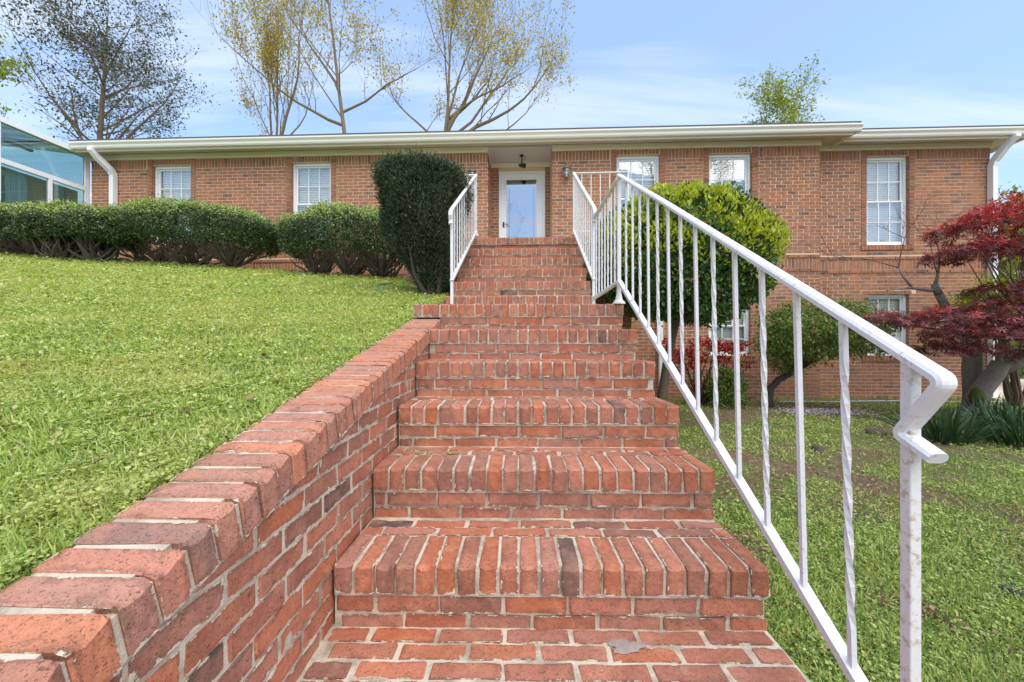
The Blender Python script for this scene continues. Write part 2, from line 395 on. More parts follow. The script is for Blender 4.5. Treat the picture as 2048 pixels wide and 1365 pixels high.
# ------------------------------------------------------------------ brick pieces
def rowlock_mesh(name, L=.203, W=.092, H=.057, ch0=.010, r=None):
    """brick lying on its long edge; local x = length, y = width (up), z = thickness.  The -x / +y edge is worn."""
    r = r or random
    b = MB(); st = [-H/2, -H/2+.003, -H/6, H/6, H/2-.003, H/2]
    prof = [.3, .55, 1, 1, .55, .3]; e = 1
    for i, z in enumerate(st):
        ins = .003 if i in (0, 5) else 0
        c = ch0*prof[i]*r.uniform(.8, 1.3)+.003
        j = lambda: r.uniform(-.0016, .0016)
        for (x, y) in [(-L/2+ins+j(), -W/2+ins), (-L/2+ins+j(), W/2-c*1.05-ins), (-L/2+c*.9+ins, W/2-ins-c*.18+j()*.5), (-L/2+c*2.6, W/2-ins+j()*.6), (L/2-ins, W/2-ins+j()*.6), (L/2-ins, -W/2+ins)]:
            b.v.append((x, y, z+j()*1.9))
    n = 6
    for i in range(5):
        for q in range(n):
            q2 = (q+1) % n; b.f.append((i*n+q, (i+1)*n+q, (i+1)*n+q2, i*n+q2))
    b.f.append(tuple(range(n))); b.f.append(tuple(range(5*n+n-1, 5*n-1, -1)))
    return b.mesh(name)
def stretcher_mesh(name, L=.203, W=.092, H=.057, jit=.0026, r=None):
    """local x = length, y = depth, z = height"""
    r = r or random
    b = MB(); st = [-L/2, -L/2+.006, -L/4, 0, L/4, L/2-.006, L/2]
    e = len(st)-1
    for i, x in enumerate(st):
        ins = .004 if i in (0, e) else 0
        j = lambda: r.uniform(-jit, jit)
        for (y, z) in [(-W/2+ins, -H/2+ins), (W/2-ins, -H/2+ins), (W/2-ins, H/2-ins), (-W/2+ins, H/2-ins)]:
            b.v.append((x+(j()*1.5 if i in (0, e) else 0), y+j(), z+j()))
    for i in range(e):
        for q in range(4):
            q2 = (q+1) % 4; b.f.append((i*4+q, i*4+q2, (i+1)*4+q2, (i+1)*4+q))
    b.f.append((3, 2, 1, 0)); b.f.append((4*e, 4*e+1, 4*e+2, 4*e+3))
    return b.mesh(name)
ROW = [rowlock_mesh('rowlock_brick', ch0=random.uniform(.005, .010)) for _ in range(14)]
CAPB = [rowlock_mesh('cap_brick', L=.214, W=.099, ch0=random.uniform(.008, .015)) for _ in range(14)]
STR = [stretcher_mesh('stretcher_brick') for _ in range(14)]
EDG = [stretcher_mesh('edge_brick', W=.057, H=.092) for _ in range(10)]      # on edge: shows 57 mm on top
for q in ROW+STR+EDG: q.materials.append(M['brick'])
for q in CAPB: q.materials.append(M['cap'])
CUT = {}
def cut_mesh(L, kind):
    key = (round(L/.02), kind)
    if key not in CUT:
        me = stretcher_mesh('cut_brick', L=key[0]*.02, W=.092 if kind == 's' else .057, H=.057 if kind == 's' else .092); me.materials.append(M['brick']); CUT[key] = me
    return CUT[key]
def put(me, parent, loc, rot, name='brick', jit=.0024, ang=.010):
    o = link(name, me, None, parent)
    o.location = (loc[0]+random.uniform(-jit, jit), loc[1]+random.uniform(-jit, jit), loc[2]+random.uniform(-jit, jit)*.6)
    e = Matrix.Rotation(random.uniform(-ang, ang), 3, 'Z') @ Matrix.Rotation(random.uniform(-ang, ang), 3, 'Y') @ rot
    o.rotation_euler = e.to_euler(); return o
# rowlock with its worn end to the front (-Y), width up, thickness across:  local x->+Y, y->+Z, z->+X
ROT_ROW = Matrix(((0, 0, 1), (1, 0, 0), (0, 1, 0)))
ROT_ID = Matrix.Identity(3)
def row_of(parent, x0, x1, yface, ztop):
    n = max(1, round((x1-x0)/.0681)); p = (x1-x0)/n
    for i in range(n):
        put(random.choice(ROW), parent, (x0+(i+.5)*p, yface+.1015+random.uniform(-.002, .003), ztop-.046), ROT_ROW)
def course(parent, x0, x1, yc, zc, off, kind='s', minlen=.03):
    p = .2135; x = x0-off*p
    while x < x1-.005:
        a, b = max(x0, x), min(x1, x+p-.0105); x += p
        L = b-a
        if L < minlen: continue
        me = (random.choice(STR) if kind == 's' else random.choice(EDG)) if L > .195 else cut_mesh(L, kind)
        put(me, parent, ((a+b)/2, yc, zc), ROT_ID)

# lower flight
flight = empty('brick_stairs', S_LOC, S_ROT, 'lower flight of red brick steps rising to the landing', 'stairs')
mb = MB()
for k in range(1, 7):
    yk, z = k*T, k*RISE
    xl = -.20 if k == 6 else 0
    row_of(flight, xl+.004, SW, yk, z)
    yb = yk+.012
    course(flight, .008, SW-.004, yb+.046, z-.102-.0285, (k*.37) % 1)
    course(flight, .008, SW-.004, yb+.046, z-.169-.0285, (k*.37+.55) % 1)
    if k < 6:
        yend = (k+1)*T+.012
        y = yk+.214
        q = 0
        while y < yend-.02:
            course(flight, .006, SW-.003, y+.0285, z-.046-.001, (k*.61+q*.5) % 1, 'e'); y += .068; q += 1
    # mortar bed behind the bricks
    mb.prism([(yk+.010, z-.104), (yk+.9, z-.104), (yk+.9, z-.005), (yk+.026, z-.005), (yk+.010, z-.022)], xl+.005, SW-.006, 'x')
    mb.box(.003, SW-.012, yb+.007, yk+.9, z-.32, z-.100)
mb.build('mortar', 'mortar', flight)
# landing body behind the first row of the landing
lb = MB(); lb.box(-.195, SW-.01, 6*T+.2, 6*T+1.6, -.3, 6*RISE-.006); lb.build('landing_slab', 'mortar', flight)
for i in range(14):
    for j in range(7):
        if j < 3: put(random.choice(EDG), flight, (-.08+j*.2135+.1*(i % 2), 6*T+.244+i*.068, 6*RISE-.047), ROT_ID)
# walkway at the foot of the steps
walk = struct(empty('walkway', S_LOC, S_ROT))
q = 0; y = T+.008-.061
while y > -1.1:
    course(walk, .006, SW-.003, y+.0285, -.047, (q*.5+.35) % 1, 'e'); y -= .0685; q += 1
    if q == 3:
        n = 21; p = SW/n
        for i in range(n): put(random.choice(ROW), walk, ((i+.5)*p, y+.057-.1015, -.046), ROT_ROW)
        y -= .214
wb = MB(); wb.box(-.02, SW-.006, -2.6, T+.3, -.3, -.0045); wb.build('mortar', 'mortar', walk)

pa = MB(); pr_ = random.Random(5); ring = []
for q in range(22):
    a = q*2*math.pi/22; rr_ = .82+.16*math.sin(3*a+1)+.1*math.sin(5*a)+.07*math.sin(8*a+2); ring.append((.945+.065*rr_*math.cos(a), .293+.036*rr_*math.sin(a)))
pa.v = [(p[0], p[1], .001) for p in ring]+[(.945+(p[0]-.945)*.6, .293+(p[1]-.293)*.6, .003+pr_.uniform(-.001, .0015)) for p in ring]
pa.f = [(q, (q+1) % 22, 22+(q+1) % 22, 22+q) for q in range(22)]+[tuple(range(22, 44))]
simple('cement_grey', (.36, .30, .265), .95, .35, 60, .9)
pa.build('cement_patch', 'cement_grey', walk, True)
# ------------------------------------------------------------------ side wall of the steps with its sloped cap
CAP0, CAPS = .408, .228             # cap top = CAP0 + CAPS * depth
ca = math.atan(CAPS)
wall = empty('brick_side_wall', S_LOC, S_ROT, 'low red brick side wall with a sloping brick cap left of the steps', 'wall')
def capz(Y): return CAP0+CAPS*(Y-CY)
YA, YB = -1.35, 6*T+.004
ROT_CAP = Matrix.Rotation(ca, 3, 'X') @ Matrix(((-1, 0, 0), (0, 0, 1), (0, 1, 0)))   # worn end to +X, width up, thickness along the slope
d = (math.cos(ca), math.sin(ca)); n_ = (-math.sin(ca), math.cos(ca))
L = (YB-YA)/math.cos(ca); n = int(L/.0675)
for i in range(n):
    s_ = (i+.5)*L/n
    Y = YA+s_*d[0]-n_[0]*.0495; Z = capz(YA)+s_*d[1]-n_[1]*.0495
    put(random.choice(CAPB), wall, (-.098+random.uniform(-.002, .003), Y, Z), ROT_CAP, jit=.002, ang=.01)
mb = MB(); o1 = .005
mb.prism([(YA, capz(YA)-.103), (YB, capz(YB)-.103), (YB, capz(YB)-.004), (YA, capz(YA)-.004)], -.197, -.026, 'x')
mb.prism([(YA, capz(YA)-.1035), (YB, capz(YB)-.1035), (YB, capz(YB)-.017), (YA, capz(YA)-.017)], -.028, .002, 'x')
mb.prism([(YA, -.4), (YB, -.4), (YB, capz(YB)-.095), (YA, capz(YA)-.095)], -.19, -.0075, 'x')
mb.build('mortar', 'mortar', wall)
def clip_poly(poly, f):
    out_ = []
    for i in range(len(poly)):
        p, q = poly[i], poly[(i+1) % len(poly)]; a, b = f(p), f(q)
        if a >= 0: out_.append(p)
        if a*b < 0:
            t = a/(a-b); out_.append((p[0]+(q[0]-p[0])*t, p[1]+(q[1]-p[1])*t))
    return out_
zc = -.015; ci = 0
while zc < 1.15:
    Y = -1.4+(ci % 2)*.1+random.uniform(-.02, .02)
    while Y < YB:
        y0, y1 = max(Y, YA), min(Y+.203, YB-.002); Y += .2135
        if y1-y0 < .02: continue
        stair = max(0, min(5, math.floor((y0-.02)/T)))*RISE          # hidden inside the steps below this
        if zc+.057 < stair-.01: continue
        poly = clip_poly([(y0, zc), (y1, zc), (y1, zc+.057), (y0, zc+.057)], lambda p: capz(p[0])-.119-p[1])
        if len(poly) < 3: continue
        ar = abs(sum(poly[i][0]*poly[(i+1) % len(poly)][1]-poly[(i+1) % len(poly)][0]*poly[i][1] for i in range(len(poly))))/2
        if ar < .0008: continue
        cyy = sum(p[0] for p in poly)/len(poly); czz = sum(p[1] for p in poly)/len(poly)
        if abs(ar-.203*.057) < 1e-4:
            o = put(random.choice(STR), wall, (-.0505, (y0+y1)/2, zc+.0285), Matrix.Rotation(R(90), 3, 'Z'), jit=.002)
        else:
            b = MB(); b.prism([(p[0]-cyy, p[1]-czz) for p in poly], -.045, .045, 'x')
            o = put(b.mesh('cut_brick'), wall, (-.0505, cyy, czz), ROT_ID, jit=.001); o.data.materials.append(M['brick'])
    zc += .0675; ci += 1

# ------------------------------------------------------------------ porch and upper flight (house frame)
PF = 12*RISE
upper = empty('porch_stairs', H_LOC, H_ROT, 'upper flight of red brick steps climbing from the landing to the front door porch', 'stairs')
UA0, UA1 = -.57, 1.07
BK = {7: -3.72, 8: -3.393, 9: -3.066, 10: -2.739, 11: -2.412, 12: -2.20}
mb = MB()
for k in range(7, 12):
    b, z = BK[k], k*RISE
    row_of(upper, UA0, UA1, b, z)
    course(upper, UA0+.006, UA1-.004, b+.012+.046, z-.102-.0285, (k*.41) % 1)
    mb.prism([(b+.010, z-.104), (-2.1, z-.104), (-2.1, z-.005), (b+.026, z-.005), (b+.010, z-.022)], UA0+.005, UA1-.006, 'x')
    mb.box(UA0+.008, UA1-.012, b+.019, -2.1, z-.34, z-.100)
mb.build('mortar', 'mortar', upper)
porch = empty('brick_porch', H_LOC, H_ROT, 'raised brick porch platform in front of the recessed front door', 'porch')
PA0, PA1 = -1.49, 1.85
row_of(porch, PA0, PA1, BK[12]-.012, PF)
mb = MB(); mb.prism([(BK[12]-.002, PF-.105), (-.01, PF-.105), (-.01, PF-.005), (BK[12]+.014, PF-.005), (BK[12]-.002, PF-.022)], PA0+.004, PA1-.004, 'x')
mb.box(PA0+.02, PA1-.02, BK[12]+.03, -.02, -.5, PF-.1); mb.build('mortar', 'mortar', porch)
pm = []
ci = 0; zc = PF-.105
while zc > -.3:
    zc -= .0677; ci += 1
    for (x0, x1) in ([(PA0+.012, PA1-.012)] if zc > PF-.2 else [(PA0+.012, UA0-.005), (UA1+.005, PA1-.012)]):
        if x1 < 0 and zc < 1.45: continue
        course(porch, x0, x1, BK[12]+.02+.046, zc+.0285, .5*(ci % 2)+.2) if (x1 < 0 or zc > PF-.9) else pm.append((x0, x1, zc))
mb = MB()
for (x0, x1, z) in pm:
    x = x0-random.random()*.1
    while x < x1:
        a, b = max(x, x0), min(x+.203, x1); x += .2135
        if b-a > .03: mb.box(a, b, BK[12]+.02, BK[12]+.11, z, z+.057)
o = mb.build('brick_courses', 'hbrick_i', porch); o['kind'] = 'stuff'

# ------------------------------------------------------------------ house
house = empty('brick_house', H_LOC, H_ROT, 'long single storey red brick house with white trimmed eaves', 'house')
WT = 4.755      # top of the brickwork under the frieze
WIN = {  # a0, a1, z0, z1, plane
    'main': [(-7.566, -6.726, 2.95, 4.63), (-4.566, -3.731, 2.95, 4.63), (2.086, 2.94, 2.95, 4.645), (3.892, 4.72, 2.865, 4.64), (3.892, 4.69, .655, 1.83)],
    'wing': [(7.087, 7.901, 2.863, 4.632), (7.106, 7.901, .653, 1.872)]}
WB = .25; WA0, WA1 = 6.012, 9.433; HA0 = -8.915
def wall_cells(mb, a0, a1, z0, z1, b0, b1, holes):
    av = sorted({a0, a1, *[h[0] for h in holes], *[h[1] for h in holes]}); av = [a for a in av if a0 <= a <= a1]
    for i in range(len(av)-1):
        p, q = av[i], av[i+1]; segs = [(z0, z1)]
        for h in holes:
            if h[0] <= p+1e-6 and h[1] >= q-1e-6:
                ns = []
                for (u, v) in segs:
                    if h[2] > u: ns.append((u, min(v, h[2])))
                    if h[3] < v: ns.append((max(u, h[3]), v))
                segs = ns
        for (u, v) in segs:
            if v-u > 1e-4: mb.box(p, q, b0, b1, u, v)
MS = .005   # mortar set back behind brick faces
def gh(h): return (h[0]-.006, h[1]+.006, h[2]-.004, h[3]+.004)
mb = MB()
wall_cells(mb, HA0, -.495, 1.6, WT, MS, .30, [gh(h) for h in WIN['main'][:2]])
wall_cells(mb, .813, WA0-MS, -.4, WT, MS, .30, [gh(h) for h in WIN['main'][2:]])
wall_cells(mb, WA0-MS, WA1-MS, -.4, WT, WB+MS, WB+.30, [gh(h) for h in WIN['wing']])
mb.box(-.495-.25, -.495, .30, .98, 1.6, WT+.3); mb.box(.813, .813+.25, .30, .98, 1.6, WT+.3)      # sides of the door recess
DA0, DA1, DZ, DB = -.316, .689, 4.645, .68
wall_cells(mb, -.495, .813, 1.6, WT+.3, DB+MS, DB+.30, [(DA0-.004, DA1+.004, 1.0, DZ+.003)])
mb.box(HA0, WA1-MS, 7.5, 7.7, -.4, WT); mb.box(HA0, HA0+.25, .3, 7.5, -.4, WT); mb.box(WA1-.26, WA1-MS, WB+.3, 7.5, -.4, WT)
mb.build('wall', 'house_mortar', house)
BR = []     # every brick: (a0, a1, b_face, z0, z1, proud)
def sub(segs, h0, h1):
    o_ = []
    for (u, v) in segs:
        if h1 <= u or h0 >= v: o_.append((u, v))
        else:
            if h0 > u: o_.append((u, h0))
            if h1 < v: o_.append((h1, v))
    return o_
def lay(a0, a1, z0, z1, b, holes, zlist):
    """running bond; zlist = list of (zstart, kind) courses"""
    ST = .115
    for ci, (z, kind) in enumerate(zlist):
        hgt = {'r': .0555, 's': .191, 'p': .0555}[kind]
        if z < z0 or z+hgt > z1+.01: continue
        segs = [(a0, a1)]
        for h in holes:
            strip = (h[2]-.02 < z+hgt and (z < h[3]+.35 if h[2] > 2 else z < h[3]+.02)) and kind != 's' or (kind == 's' and h[2]-.02 < z < h[3]+.3)
            if h[2] > 2 and z > h[2]-.02:
                segs = sub(segs, h[0]-ST, h[1]+ST)
                zz_ = z
                while zz_ < z+hgt-.02:
                    for (u, v) in ((h[0]-ST+.008, h[0]), (h[1], h[1]+ST-.008)): BR.append((u, v, b, zz_, zz_+.057, .010))
                    zz_ += .0677
                if kind == 's' or z > h[3]:
                    x = h[0]+.004
                    if kind == 's':
                        while x < h[1]-.05: BR.append((x, x+.057, b, max(z, h[3]+.012), z+hgt, 0)); x += (h[1]-h[0])/12.2
            elif z+hgt > h[2]-.004 and z < h[3]+.006: segs = sub(segs, h[0], h[1])
            elif kind == 'r' and h[3]+.006 <= z < h[3]+.08: segs = sub(segs, h[0]-ST, h[1]+ST)
            elif kind == 'r' and h[2]-.12 < z+hgt <= h[2]: pass
        p, w_ = (.2135, .2015) if kind != 's' else (.0677, .056)
        off = (ci % 2)*.5*p+random.uniform(-.012, .012) if kind != 's' else 0
        for (u, v) in segs:
            x = a0-off
            while x < v:
                l, r_ = max(x, u), min(x+w_, v-.004); x += p
                if r_-l > .012: BR.append((l, r_, b, z, z+hgt, .016 if kind == 'p' else random.uniform(-.002, .002)))
def zl(z0):
    o_ = []; z = z0
    # from the top down: soldier course, running bond, belt (proud, soldier, proud), running bond
    o_.append((WT-.197, 's')); z = WT-.197-.0677
    while z > 2.64: o_.append((z, 'r')); z -= .0677
    o_ += [(2.572, 'p'), (2.372, 's'), (2.305, 'p')]
    z = 2.305-.0677
    while z > z0: o_.append((z, 'r')); z -= .0677
    return o_
lay(HA0, -.487, 1.75, WT, 0, WIN['main'][:2], zl(1.75))
lay(.805, WA0, -.3, WT, 0, WIN['main'][2:], zl(-.3))
lay(WA0+.005, WA1, -.3, WT, WB, WIN['wing'], zl(-.3))
# soldier lintels over the basement windows and sloped-looking header sills under every window
for h, b in [(WIN['main'][4], 0), (WIN['wing'][1], WB)]:
    x = h[0]-.1
    while x < h[1]+.05: BR.append((x, x+.058, b, h[3]+.012, h[3]+.075, .004)); x += .0677
for wl, b in (('main', 0), ('wing', WB)):
    for h in WIN[wl]:
        if h[0] < 0: continue
        x = h[0]-.11
        while x < h[1]+.06: BR.append((x, x+.058, b, h[2]-.105, h[2]-.006, .022)); x += .0677
# reveal bricks of the door recess
mb = MB(); hr = random.Random(3)
z = PF+.004; ci = 0
while z < WT-.02:
    for (y0, y1) in ([(.006, .19), (.2, .39), (.40, .60), (.61, DB)] if ci % 2 else [(.006, .09), (.1, .29), (.30, .50), (.51, DB)]):
        mb.box(-.50, -.4865, y0+.1, y1 if y1 > y0+.1 else y1+.1, z, z+.057)
    x = -.47 if ci % 2 else -.42
    for (u, v) in ((-.485, DA0-.008), (DA1+.008, .803)):
        if ci % 2: mb.box(u, v, DB, DB+.09, z, z+.057)
        else: mb.box(u, (u+v)/2-.005, DB, DB+.09, z, z+.057); mb.box((u+v)/2+.005, v, DB, DB+.09, z, z+.057)
    z += .0677; ci += 1
# pick 300 bricks that show largest as single pieces, the rest as one mass
def score(q):
    a0, a1, b, z0, z1, pr = q
    if a1-a0 < .19: return 9e9
    c = (a0+a1)/2; zc = (z0+z1)/2
    vis = (4.75 < c < 7.0 and (zc > 3.0 or zc < .62 or c > 5.7)) or (8.02 < c < 9.3 and zc > 3.7) or (.82 < c < 2.0 and zc > 3.2)
    if not vis: return 8e9
    return abs(c-5.8)*.6+abs(zc-3.6)*.35+random.random()*.01
BR.sort(key=score); HB = [stretcher_mesh('house_brick', H=.057, jit=.0012) for _ in range(6)]
for q in HB: q.materials.append(M['hbrick'])
singles = [q for q in BR[:300] if score(q) < 1e9]
for (a0, a1, b, z0, z1, pr) in singles:
    o = link('brick', random.choice(HB), None, house); o.location = ((a0+a1)/2, b-pr+.046, (z0+z1)/2); o.scale = ((a1-a0)/.203, 1, 1)
for (a0, a1, b, z0, z1, pr) in BR[len(singles):]:
    mb.box(a0, a1, b-pr, b+.10, z0, z1)
o = mb.build('brick_courses', 'hbrick_i', house); o['kind'] = 'stuff'

# windows
def make_window(a0, a1, z0, z1, b, cols=3, rows=(2, 2), blind='blind', blind_b=.09):
    fr = .045; y0 = b+.065
    m_ = MB()
    m_.box(a0, a0+fr, y0, y0+.09, z0, z1); m_.box(a1-fr, a1, y0, y0+.09, z0, z1)
    m_.box(a0+fr, a1-fr, y0, y0+.09, z1-fr, z1); m_.box(a0+fr, a1-fr, y0-.012, y0+.09, z0, z0+fr)
    wn_ = m_.build('window', 'vinyl', house)
    zm = (z0+z1)/2
    for (s0, s1, yy, rr) in ((zm-.02, z1-fr, y0+.035, rows[0]), (z0+fr, zm+.02, y0+.012, rows[1])):
        m_ = MB(); t_ = .032; A0, A1 = a0+fr+.002, a1-fr-.002
        m_.box(A0, A0+t_, yy, yy+.03, s0, s1); m_.box(A1-t_, A1, yy, yy+.03, s0, s1)
        m_.box(A0+t_, A1-t_, yy, yy+.03, s0, s0+t_); m_.box(A0+t_, A1-t_, yy, yy+.03, s1-t_, s1)
        m_.build('sash', 'vinyl', wn_)
        cw = (A1-A0-2*t_)/cols; rh = (s1-s0-2*t_)/rr
        mu = MB()
        for i in range(1, cols): mu.box(A0+t_+i*cw-.009, A0+t_+i*cw+.009, yy+.006, yy+.024, s0+t_, s1-t_)
        for j in range(1, rr): mu.box(A0+t_, A1-t_, yy+.008, yy+.022, s0+t_+j*rh-.009, s0+t_+j*rh+.009)
        mu.build('muntin', 'vinyl', wn_)
        for i in range(cols):
            for j in range(rr):
                MB().box(A0+t_+i*cw, A0+t_+(i+1)*cw, yy+.013, yy+.017, s0+t_+j*rh, s0+t_+(j+1)*rh).build('pane', 'glass', wn_)
    bl = MB(); z = z0+.05
    while z < z1-.05:
        bl.prism([(b+.158, z), (b+.161, z), (b+.178, z+.034), (b+.175, z+.034)], a0+.05, a1-.05, 'x'); z += .036
    bl.build('blind', 'blind', wn_)
    MB().box(a0-.05, a1+.05, b+.32, b+.36, z0-.05, z1+.05).build('room_backing', 'interior', wn_)
for h in WIN['main']: make_window(*h, 0)
for h in WIN['wing']: make_window(*h, WB)

# front storm door
m_ = MB(); m_.box(DA0, DA0+.05, DB-.02, DB+.10, PF, DZ); m_.box(DA1-.05, DA1, DB-.02, DB+.10, PF, DZ); m_.box(DA0+.05, DA1-.05, DB-.02, DB+.10, DZ-.05, DZ)
m_.build('door_frame', 'vinyl', house)
G0, G1 = -.151, .504; x0, x1 = DA0+.052, DA1-.052; z0, z1 = PF+.02, DZ-.052
m_ = MB(); m_.box(x0, G0, DB+.005, DB+.045, z0, z1); m_.box(G1, x1, DB+.005, DB+.045, z0, z1); m_.box(G0, G1, DB+.005, DB+.045, 4.47, z1); m_.box(G0, G1, DB+.005, DB+.045, z0, PF+.12)
door = m_.build('door', 'vinyl', house)
MB().box(G0, G1, DB+.022, DB+.028, PF+.12, 4.47).build('glass', 'door_glass', door)
m_ = MB(); m_.box(G0, G1, DB+.013, DB+.021, 4.375, 4.383)
m_.box(G0+.055, G0+.060, DB+.016, DB+.021, PF+.12, 4.30); m_.box(G1-.060, G1-.055, DB+.016, DB+.021, PF+.12, 4.30); m_.build('glazing_strip', 'dark_metal', door)
m_ = MB(); m_.box(x0+.03, x0+.065, DB-.006, DB+.005, 3.43, 3.55); m_.tube([(x0+.047, DB-.004, 3.49), (x0+.05, DB-.04, 3.49), (x0+.12, DB-.045, 3.485), (x0+.15, DB-.035, 3.47)], .008, 8); m_.build('handle', 'dark_metal', door)
MB().box(DA0+.05, DA1-.05, DB+.14, DB+.18, PF, DZ).build('inner_door', 'interior', house)

# eaves: frieze, soffit, fascia, gutter, roof
FZ0, SZ = WT-.002, 4.865
def frieze(a0, a1, b): MB().box(a0, a1, b-.022, b+.03, FZ0, SZ).build('frieze', 'trim', house)
frieze(HA0+.02, -.49, 0); frieze(.81, WA0+.02, 0); frieze(WA0+.021, WA1+.02, WB)
MB().box(-.488, .808, DB-.03, DB-.002, 4.73, 4.83).build('frieze', 'trim', house)
MB().box(-.49, .81, -.02, DB+.02, SZ-.03, SZ-.001).build('recess_ceiling', 'ceiling_board', house)
MB().box(-.505, -.489, -.02, DB, WT, SZ-.03).build('recess_trim', 'trim', house)
OV = .30
m_ = MB(); m_.box(HA0+.02, WA0+.36, -OV, .3, SZ, SZ+.012); m_.box(WA0+.36, WA1+.34, WB-OV, WB+.3, SZ-.004, SZ+.008)
sf = m_.build('soffit', 'soffit', house)
m_ = MB()
for (a0, a1, b) in ((HA0+.1, WA0+.02, -.045), (WA0+.4, WA1, WB-.045)):
    x = a0
    while x < a1: m_.box(x, x+.035, b-.008, b+.008, SZ-.0065, SZ-.0045); x += .06
m_.build('soffit_vent', 'dark_metal', sf)['kind'] = 'stuff'
fp = [(-OV-.022, 4.79), (-OV, 4.79), (-OV, 4.95), (-OV-.022, 4.95)]
gp = [(-OV-.024, 4.825), (-OV-.085, 4.825), (-OV-.10, 4.85), (-OV-.105, 4.885), (-OV-.135, 4.925), (-OV-.135, 4.95), (-OV-.128, 4.95), (-OV-.128, 4.93), (-OV-.03, 4.93), (-OV-.024, 4.945)]
GA0, GA1 = HA0+.02, WA0+.36
MB().prism([(p[0], p[1]) for p in fp], GA0, GA1, 'x').build('fascia', 'trim', house)
MB().prism(gp, GA0-.02, GA1+.115, 'x').build('gutter', 'gutter', house)
wf = [(p[0]+WB, p[1]-.004) for p in fp]; wg = [(p[0]+WB, p[1]-.004) for p in gp]
MB().prism(wf, GA1+.02, WA1+OV+.05, 'x').build('fascia', 'trim', house)
MB().prism(wg, GA1-.02, WA1+OV+.19, 'x').build('gutter', 'gutter', house)
# returns round the ends
m_ = MB(); m_.box(GA1, GA1+.022, -OV-.02, WB+.2, 4.79, 4.95); m_.box(WA1+OV+.05, WA1+OV+.072, WB-OV-.02, 7.9, 4.786, 4.946); m_.box(GA0-.01, GA0, -OV-.02, .2, 4.79, 4.95); m_.build('fascia', 'trim', house)
m_ = MB(); m_.prism([(GA1+.024-(p[0]+OV+.024), p[1]) for p in gp], -OV-.02, .0, 'y'); m_.prism([(WA1+OV+.075-(p[0]+OV+.024), p[1]-.004) for p in gp], WB-OV-.02, 7.9, 'y'); m_.build('gutter', 'gutter', house)
def hip(a0, a1, b0, b1, z, pitch, name='roof'):
    h = (b1-b0)/2*pitch; mid = (b0+b1)/2; dd = (b1-b0)/2
    m2 = MB(); m2.v = [(a0, b0, z), (a1, b0, z), (a1, b1, z), (a0, b1, z), (a0+dd, mid, z+h), (a1-dd, mid, z+h), (a0, b0, z-.03), (a1, b0, z-.03), (a1, b1, z-.03), (a0, b1, z-.03)]
    m2.f = [(0, 1, 5, 4), (1, 2, 5), (2, 3, 4, 5), (3, 0, 4), (6, 7, 1, 0), (7, 8, 2, 1), (8, 9, 3, 2), (9, 6, 0, 3), (9, 8, 7, 6)]
    return m2.build(name, 'shingle', house)
hip(GA0-.02, GA1+.09, -OV-.115, 8.1, 4.995, .30)
hip(GA1-3, WA1+OV+.17, WB-OV-.115, 7.9, 4.988, .28)
MB().box(GA0, GA1+.08, -OV-.118, -OV-.02, 4.952, 4.9645).build('drip_edge', 'roofing', house)
MB().box(GA1+.02, WA1+OV+.16, WB-OV-.118, WB-OV-.02, 4.948, 4.9575).build('drip_edge', 'roofing', house)
# downspouts
pr = [(-.055, -.045), (.055, -.045), (.055, .045), (-.055, .045)]
def spout(path, label=None):
    return MB().sweep(path, pr, up=Vector((0, 1, 0)) if False else Vector((1, 0, .001))).build('downspout', 'vinyl', house)
spout([(-8.47, -OV-.075, 4.84), (-8.47, -OV-.075, 4.78), (-8.45, -OV+.02, 4.68), (-8.37, -.11, 4.50), (-8.36, -.065, 4.42), (-8.36, -.065, 2.0)])
spout([(9.48, WB-OV-.075, 4.83), (9.48, WB-OV-.07, 4.78), (9.45, WB-OV+.06, 4.66), (9.42, WB-.09, 4.46), (9.41, WB-.065, 4.36), (9.41, WB-.065, -.15)])
MB().sweep([(2.93, -.07, 1.55), (2.93, -.07, .4), (2.93, -.07, -.15)], [(q*.8, w_*.8) for q, w_ in pr], up=Vector((1, 0, .001))).build('downspout', 'vinyl', house)

# sunroom on the left end
sr = empty('sunroom', H_LOC, H_ROT, 'white framed glass sunroom with teal roof panes at the left end of the house', 'sunroom')
SA = -8.93
m_ = MB()
m_.box(SA-.06, SA, -1.72, -1.44, 1.8, 4.80); m_.build('corner_post', 'vinyl', sr)
MB().box(SA-.055, SA-.004, -.10, -.005, 1.8, 4.80).build('post', 'vinyl', sr)
MB().box(SA-.07, SA+.012, -1.75, .02, 4.80, 4.90).build('beam', 'vinyl', sr)
MB().box(SA-.06, SA-.001, -1.44, -.10, 4.085, 4.17).build('beam', 'vinyl', sr)
MB().box(SA-.055, SA-.003, -.735, -.675, 3.0, 4.085).build('mullion', 'vinyl', sr)
MB().box(SA-.06, SA-.001, -1.44, -.10, 1.8, 3.0).build('knee_wall', 'vinyl', sr)
MB().box(SA-.034, SA-.030, -1.44, -.10, 4.17, 4.80).build('pane', 'sunroom_glass', sr)
MB().box(SA-.034, SA-.030, -1.44, -.735, 3.0, 4.085).build('pane', 'sunroom_glass', sr)
MB().box(SA-.034, SA-.030, -.675, -.10, 3.0, 4.085).build('pane', 'sunroom_glass', sr)
m_ = MB(); y = -1.40
while y < -.14:
    m_.box(SA-.13, SA-.12, y, y+.085, 2.4, 4.06); y += .09
m_.build('vertical_blind', 'curtain', sr)
